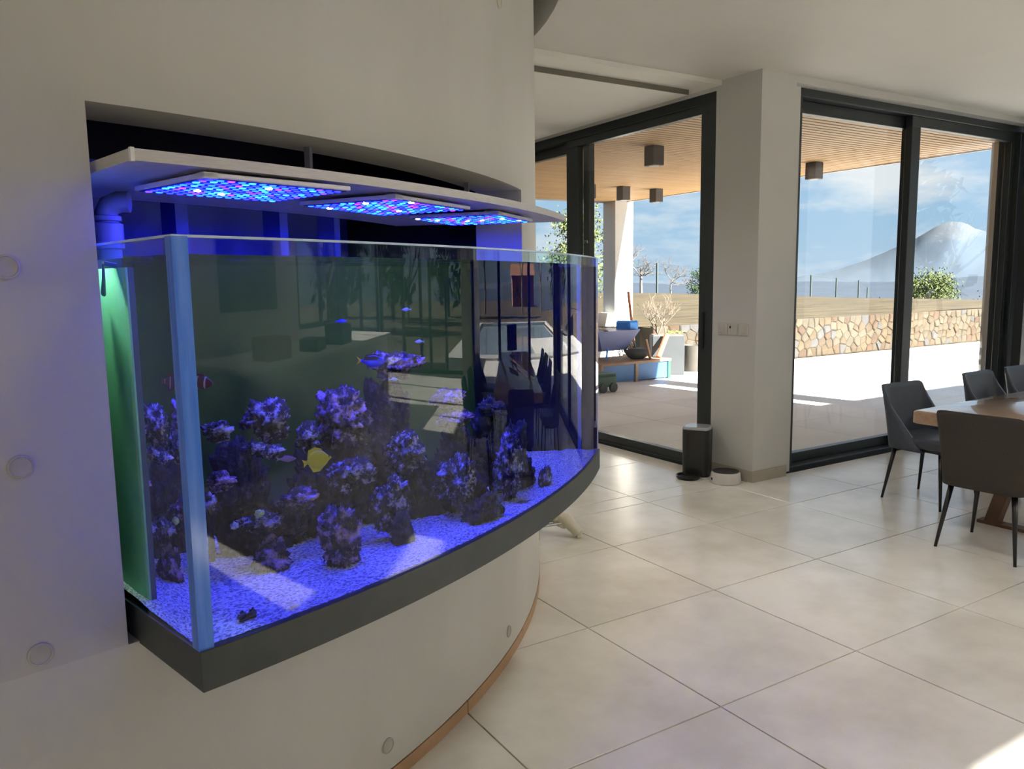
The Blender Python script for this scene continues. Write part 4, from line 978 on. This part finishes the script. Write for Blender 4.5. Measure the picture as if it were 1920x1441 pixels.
# lawn rising behind the wall and falling away past the fence
def lawn_z(x,y):
    z=0.74+0.010*(y-7.8)-0.050*max(0,x-25)
    d=(x+2.07)*0.53+(y+2.72)*0.85
    far=max(0,d-50-0.25*max(0,x-30)); z-=0.004*far*far if far<60 else 14.4+0.48*(far-60)
    return z+0.05*noise.noise(Vector((x*0.25,y*0.25,0)))+0.02*noise.noise(Vector((x*1.1,y*1.1,2)))
b=MB()
b.grid(lambda u,v:(lambda x,y:(x,y,lawn_z(x,y)))(-12+ (u**1.4)*120, 8.0+(v**1.5)*90),110,90)
struct('lawn',b,lawnm,True,label='dry straw coloured lawn behind the stone wall')
b=MB(); b.box((19.2,-40,-0.35),(70,8.0,-0.10)); b.box((13,-40,-0.35),(19.2,-4.2,-0.10)); b.box((-20,-60,-0.35),(13,-14,-0.10))
struct('lawn_east',b,lawnm)
b=MB(); b.grid(lambda u,v:(19.0+60*u,8.0+6*v,(0.02+0.74*v) if u>0 else 0.74*v-0.02),8,4)
b=MB(); b.grid(lambda u,v:(lambda x,y:(x,y,-0.10+0.84*min(1,max(0,(y-5)/3.2))-0.05*max(0,x-25)*min(1,max(0,(y-5)/3.2))))(19.0+80*u,4.8+3.4*v),40,8); struct('lawn_bank',b,lawnm,True)
# plain and far mountain, aerial haze painted into both as blue
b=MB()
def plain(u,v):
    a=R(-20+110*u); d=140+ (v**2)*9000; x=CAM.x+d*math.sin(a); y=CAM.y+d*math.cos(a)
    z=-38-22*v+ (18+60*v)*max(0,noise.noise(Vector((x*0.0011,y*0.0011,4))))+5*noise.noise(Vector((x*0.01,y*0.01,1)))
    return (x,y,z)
b.grid(plain,90,50); struct('distant_plain',b,plainm,True,label='plain far below the garden with blue haze painted in')
b=MB()
MD=9000.0
def ridge(a):
    d=a-60.6
    e_=2.70*math.exp(-(d/(5.2 if d<0 else 9.0))**2)+0.72*math.exp(-(d/1.4)**2)
    return e_+0.10*noise.noise(Vector((a*1.7,0,0)))+0.05*noise.noise(Vector((a*5,0,3)))
def mt(u,v):
    a=30+70*u; el=ridge(a)*v if v<=1 else 0
    d=MD+ (v)*1500+60*noise.noise(Vector((a*2.2,v*3,0)))
    return (CAM.x+d*math.sin(R(a)),CAM.y+d*math.cos(R(a)),CAM.z-60*(1-v)+d*math.tan(R(el)))
b.grid(mt,180,24)
mtm=bpy.data.materials.new('mountain_haze_blue'); mtm.use_nodes=True; t_=mtm.node_tree; pb=t_.nodes['Principled BSDF']; pb.inputs['Roughness'].default_value=0.95
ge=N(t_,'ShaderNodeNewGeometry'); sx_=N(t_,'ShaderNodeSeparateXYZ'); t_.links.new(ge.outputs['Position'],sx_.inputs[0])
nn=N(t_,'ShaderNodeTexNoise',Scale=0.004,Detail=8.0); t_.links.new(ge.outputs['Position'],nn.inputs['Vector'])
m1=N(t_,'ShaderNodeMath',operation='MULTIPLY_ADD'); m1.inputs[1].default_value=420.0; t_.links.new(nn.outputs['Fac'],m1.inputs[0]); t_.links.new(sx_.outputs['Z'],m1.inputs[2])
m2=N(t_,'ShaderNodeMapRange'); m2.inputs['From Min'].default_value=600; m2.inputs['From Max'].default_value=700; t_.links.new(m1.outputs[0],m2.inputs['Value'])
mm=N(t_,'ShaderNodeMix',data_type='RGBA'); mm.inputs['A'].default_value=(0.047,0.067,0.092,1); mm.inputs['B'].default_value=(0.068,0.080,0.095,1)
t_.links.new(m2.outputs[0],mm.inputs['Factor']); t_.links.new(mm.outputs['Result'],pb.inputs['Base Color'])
o=struct('mountain',b,mtm,True,label='distant mountain with a snowy top and blue haze painted in')

# fence at the edge of the lawn
fe=thing('wire_fence','thin dark wire fence along the far edge of the lawn','fence',(43.0,33.0,0))
FP=[(23.2,28.6),(28.05,30.5),(33.3,32.0),(38.6,32.3),(43.9,32.6),(47.6,33.3),(51.2,34.0),(58.5,38.2),(67.0,42.6),(80,49),(98,57.5)]
for x,y in FP:
    z=lawn_z(x,y); b=MB(); b.box((x-0.045,y-0.045,z-0.2),(x+0.045,y+0.045,z+1.75)); wpart('post',b,fencem,fe)
for (x0,y0),(x1,y1) in zip(FP[:-1],FP[1:]):
    for h in (0.55,1.1,1.68):
        b=MB(); b.tube([(x0,y0,lawn_z(x0,y0)+h),(x1,y1,lawn_z(x1,y1)+h)],0.005,4); wpart('wire',b,fencem,fe)

# trees
def branches(mb,p,d,L,r,depth,rr,tips,spread=0.6,n=4):
    q=p+d*L*0.5+Vector((rr.uniform(-1,1),rr.uniform(-1,1),rr.uniform(-.3,.3)))*L*0.06; e2=p+d*L
    mb.tube([p,q,e2],[r,r*0.82,r*0.62],5 if depth>1 else 3,cap=False)
    if depth==0: tips.append(e2); return
    for k in range(rr.choice((3,4)) if depth>1 else 3):
        a=Vector((rr.uniform(-1,1),rr.uniform(-1,1),rr.uniform(-0.25,0.9))).normalized()
        nd=(d*(1-spread)+a*spread).normalized(); st_=p+d*L*rr.uniform(0.55,1.0)
        branches(mb,st_,nd,L*rr.uniform(0.58,0.8),r*0.55,depth-1,rr,tips,spread,n)
def bare_tree(x,y,z,h,label,seed,m=None,group=None,depth=4,spread=0.55,name='bare_tree'):
    rr=random.Random(seed); t=thing(name,label,'tree',(x,y,z),0,group); b=MB(); tips=[]
    branches(b,Vector((0,0,-0.05)),Vector((rr.uniform(-.1,.1),rr.uniform(-.1,.1),1)).normalized(),h*0.36,h*0.022,depth,rr,tips,spread)
    part('branches',b,m or barkpale,t,'all'); return t
def leafy_tree(x,y,z,h,w_,label,seed,m,nleaf=1400,conic=False,group=None,cat='tree',ls=0.12,name='leafy_tree'):
    rr=random.Random(seed); t=thing(name,label,cat,(x,y,z),0,group)
    b=MB(); b.tube([(0,0,-0.1),(0.05,0,h*0.5),(0,0.04,h*0.9)],[h*0.03,h*0.02,h*0.006],7)
    for k in range(10):
        zz=h*rr.uniform(0.2,0.8); a=rr.uniform(0,6.28); ln=w_*0.42*(1-zz/h if conic else 0.8); b.tube([(0,0,zz),(ln*math.cos(a),ln*math.sin(a),zz+ln*0.3)],[h*0.010,h*0.003],4)
    part('trunk',b,bark,t,True)
    q=MB(); blobs=[]
    for k in range(26):
        zz=rr.uniform(0.12,0.97); rmax=(1-zz)*0.5+0.05 if conic else 0.5*math.sqrt(max(0.05,1-(2*(zz-0.55))**2)); a=rr.uniform(0,6.28); r_=rmax*math.sqrt(rr.random())
        blobs.append((w_*r_*math.cos(a),w_*r_*math.sin(a),h*zz,w_*(0.10 if conic else 0.15)))
    for k in range(nleaf):
        bx,by,bz,br=rr.choice(blobs); p=Vector((rr.gauss(bx,br),rr.gauss(by,br),rr.gauss(bz,br*0.8))); n=Vector((rr.gauss(0,1),rr.gauss(0,1),rr.gauss(0.5,1))).normalized()
        u=n.orthogonal().normalized()*ls*rr.uniform(0.7,1.4); v=n.cross(u).normalized()*ls*rr.uniform(0.4,0.8)
        q.add([p-u,p+v,p+u,p-v],[(0,1,2,3)])
    o=part('foliage',q,m,t); o['kind']='stuff'; return t
def at(az,d): x=CAM.x+d*math.sin(R(az)); y=CAM.y+d*math.cos(R(az)); return x,y,lawn_z(x,y)
x,y,z=at(41.1,52); bare_tree(x,y,z,5.0,'pale leafless tree right of the white column, beyond the fence',5,barkpale,depth=5,spread=0.72)
x,y,z=at(43.2,54); bare_tree(x,y,z,3.2,'smaller pale leafless tree right of the first, by the fence post',9,barkpale,depth=5,spread=0.72)
x,y,z=at(36.6,31); leafy_tree(x,y,z,3.3,1.9,'yellow green tree behind the window mullion, above the tank corner',21,leafg,5200,ls=0.055)
x,y,z=at(39.1,33); leafy_tree(x,y,z,3.0,1.5,'sparse yellow green young conifer just left of the white column',22,leafg,3600,True,ls=0.05)
x,y,z=at(45.3,58); leafy_tree(x,y,z,2.2,1.5,'dark bush at the right edge of the left window, beyond the fence',23,leafd,2600,cat='bush',name='bush',ls=0.06)
x,y,z=at(59.6,64); leafy_tree(x,y,z,2.0,2.7,'bright green bush beside the mullion of the right window, behind the wall',24,leafg,6000,cat='bush',name='bush',ls=0.075)
x,y,z=at(62.6,110); leafy_tree(x,y,z,3.4,6.0,'low dark green bush far right beyond the fence, by the pier',25,leafd,1000,cat='bush',name='bush',ls=0.2)

# things at the foot of the column
cart=thing('sand_table','low blue table with brown wooden rim on the terrace','low table',(6.12,7.25,GP),R(2))
b=MB(); b.cbox((-0.72,-0.45,0.285),(0.78,0.45,0.325),0.004); part('rim_board',b,woodpale,cart)
for x0,x1 in ((-0.66,0.0),(0.06,0.70)):
    b=MB(); b.cbox((x0,-0.42,0.02),(x1,-0.395,0.285),0.003); part('side_panel',b,bluep,cart)
b=MB(); b.cbox((0.70,-0.42,0.02),(0.73,0.42,0.285),0.003); part('side_panel',b,bluep,cart)
for x_ in (-0.69,0.03,0.745):
    b=MB(); b.cbox((x_-0.03,-0.44,0.0),(x_+0.03,-0.38,0.285),0.003); part('leg',b,woodpale if x_<0.5 else greenp,cart)
    b=MB(); b.cbox((x_-0.03,0.38,0.0),(x_+0.03,0.44,0.285),0.003); part('leg',b,woodpale,cart)
wb=thing('wheelbarrow','navy blue tub of a wheelbarrow with rusty frame standing on the low table','wheelbarrow',(5.95,7.35,GP+0.345),R(10))
b=MB(); b.prism([(-0.30,-0.20),(0.26,-0.22),(0.26,0.22),(-0.30,0.20)],0.14,0.46,top=[(-0.52,-0.32),(0.48,-0.34),(0.48,0.34),(-0.52,0.32)]); part('tub',b,bluet,wb)
for s in (-1,1):
    b=MB(); b.tube([(-0.95,s*0.30,0.62),(-0.35,s*0.26,0.50),(0.45,s*0.12,0.24),(0.62,s*0.05,0.12)],0.018,8); part('handle',b,woodpale,wb,True)
    b=MB(); b.tube([(-0.15,s*0.2,0.30),(-0.22,s*0.22,0.0)],0.016,8); part('leg',b,brightb,wb,True)
b=MB(); b.tube([(0.62+0.13*math.cos(a*0.524),0,0.15+0.13*math.sin(a*0.524)) for a in range(13)],0.028,8,cap=False); part('wheel',b,feedm,wb,True)
b=MB(); b.cbox((0.30,-0.25,0.40),(0.56,0.05,0.60),0.03); part('blue_bag',b,brightb,wb)
for k,(p0,p1,m,lab,nm) in enumerate((((6.74,7.52,0.30),(6.66,7.62,1.38),rustm,'tall rusty orange pole standing by the low table','pole'),((6.80,7.02,0.30),(7.10,7.14,0.66),rustm,'rust red board leaning from the low table onto the grey planter','board'),((6.52,6.90,0.30),(6.46,6.94,0.62),woodpale,'short pale stick leaning on the low table','stick'))):
    b=MB(); b.tube([p0,p1],0.022 if k!=1 else 0.045,8); o=wpart(nm,b,m,None,True); tag(o,lab,nm)
b=MB(); b.lathe([(0.06,0),(0.10,0.03),(0.14,0.12),(0.10,0.17),(0.03,0.18)],12,(6.42,7.1,GP+0.327),sx=1.8); o=wpart('cement_sack',b,greyp,None,True); tag(o,'crumpled grey brown sack on the low table below the pole','sack')
gp_=thing('planter','square light grey planter box with a leafless shrub, right of the low table','planter',(7.30,7.36,GP),R(-36))
b=MB(); b.cbox((-0.27,-0.24,0.25 if False else 0.0),(0.27,0.24,0.66),0.012); part('box',b,greyp,gp_)
b=MB(); b.cbox((-0.25,-0.22,0.655),(0.25,0.22,0.672),0.004); part('soil',b,bark,gp_)
rr=random.Random(3); q=MB(); tips=[]
for k in range(4): branches(q,Vector((rr.uniform(-.08,.08)-0.1,rr.uniform(-.06,.06),0.64)),Vector((rr.uniform(-.7,.5),rr.uniform(-.3,.3),1)).normalized(),0.34,0.014,3,rr,tips,0.5)
part('shrub',q,bark,gp_,'all')
q=MB()
for k in range(60):
    p=Vector((rr.uniform(-0.02,0.25),rr.uniform(-.2,.2),0.68+rr.uniform(0,0.03))); q.add([p,p+Vector((.03,.01,.015)),p+Vector((.02,.03,.03))],[(0,1,2)])
o=part('moss',q,leafg,gp_); o['kind']='stuff'
p2=thing('planter','round cream pot right of the grey planter, in front of the stone wall','planter',(7.93,7.35,GP))
b=MB(); b.lathe([(0.17,0),(0.20,0.10),(0.225,0.42),(0.235,0.46),(0.20,0.46),(0.19,0.40),(0.05,0.40)],24); part('pot',b,mat('cream_pot', (0.0628, 0.0576, 0.0488), 0.7, (0.0739, 0.0680, 0.0591),6),p2,True)
gm=thing('garden_machine','small dark green wheeled machine at the left edge of the left window','machine',(5.02,6.25,GP),R(5))
b=MB(); b.cbox((-0.22,-0.15,0.08),(0.16,0.15,0.24),0.02); part('casing',b,greenp,gm); b=MB(); b.cbox((-0.2,-0.14,0.24),(0.15,0.14,0.27),0.01); part('lid',b,leafg if False else greenp,gm)
for x_ in (-0.12,0.08):
    b=MB(); b.tube([(x_,-0.17,0.07),(x_,-0.13,0.07)],0.07,14); part('wheel',b,feedm,gm,True)
b=MB(); b.cbox((6.72,8.66-0.0,0.0),(6.9,8.8,0.74),0.01)

# east side: pool, far house and trees, mirrored in the tank and panes
b=MB(); b.box((13.0,-4.2,-0.3),(28.0,-3.4,0.02)); b.box((13.0,5.2,-0.3),(28.0,6.0,0.02)); b.box((13.0,-3.4,-0.3),(13.8,5.2,0.02)); b.box((27.2,-3.4,-0.3),(28.0,5.2,0.02))
pool=struct('pool_surround',b,poolw,label='pale pool edge mirrored in the tank')
b=MB(); b.grid(lambda u,v:(13.8+13.4*u,-3.4+8.6*v,-0.08),4,4); wpart('pool_water',b,poolm,pool)
hs=thing('far_house','terracotta coloured house far beyond the pool, mirrored in the tank','house',(54,4.2,-0.1))
hs.scale=(0.6,0.62,0.5)
b=MB(); b.box((-4,-4.5,-0.4),(4,4.5,4.4)); part('walls',b,brick,hs); b=MB(); b.prism([(-5,4.3),(5,4.3),(0,6.0)],-5,5,axis='y'); part('roof',b,brick,hs)
for y_ in (-2.5,2.5): b=MB(); b.box((-4.06,y_-0.5,1.5),(-3.98,y_+0.5,2.9)); part('window',b,feedm,hs)
for k,(x,y,h,w_,con) in enumerate(((36,-9,9,4,1),(30,-14,8,4,1),(44,12,7,4,0),(24,-17,7,4,0),(16,-19,6,3.5,0),(34,-22,9,5,1),(50,16,8,4,1))):
    leafy_tree(x,y,-0.1,h,w_,'dark %s beyond the pool, mirrored in the glass, %s'%('conifer' if con else 'round tree',('second from the pool','third from the pool','left of the far house','fourth from the pool','nearest the kitchen','tallest of all','farthest away')[k]),60+k,leafd,900,bool(con),'trees beyond the pool',ls=0.32)
for k,(x,y,h) in enumerate(((40,-4,7),(42,3,7),(38,6.5,6),(46,-7,8),(28,-11.5,6),(20,-15,6))):
    bare_tree(x,y,-0.1,h,'tall leafless tree beyond the pool, mirrored in the tank, %s'%('left of the far house','right of the far house','beside the pool end','behind the conifers','by the pool corner','near the kitchen window')[k],80+k,bark,'bare trees beyond the pool',3,0.45)
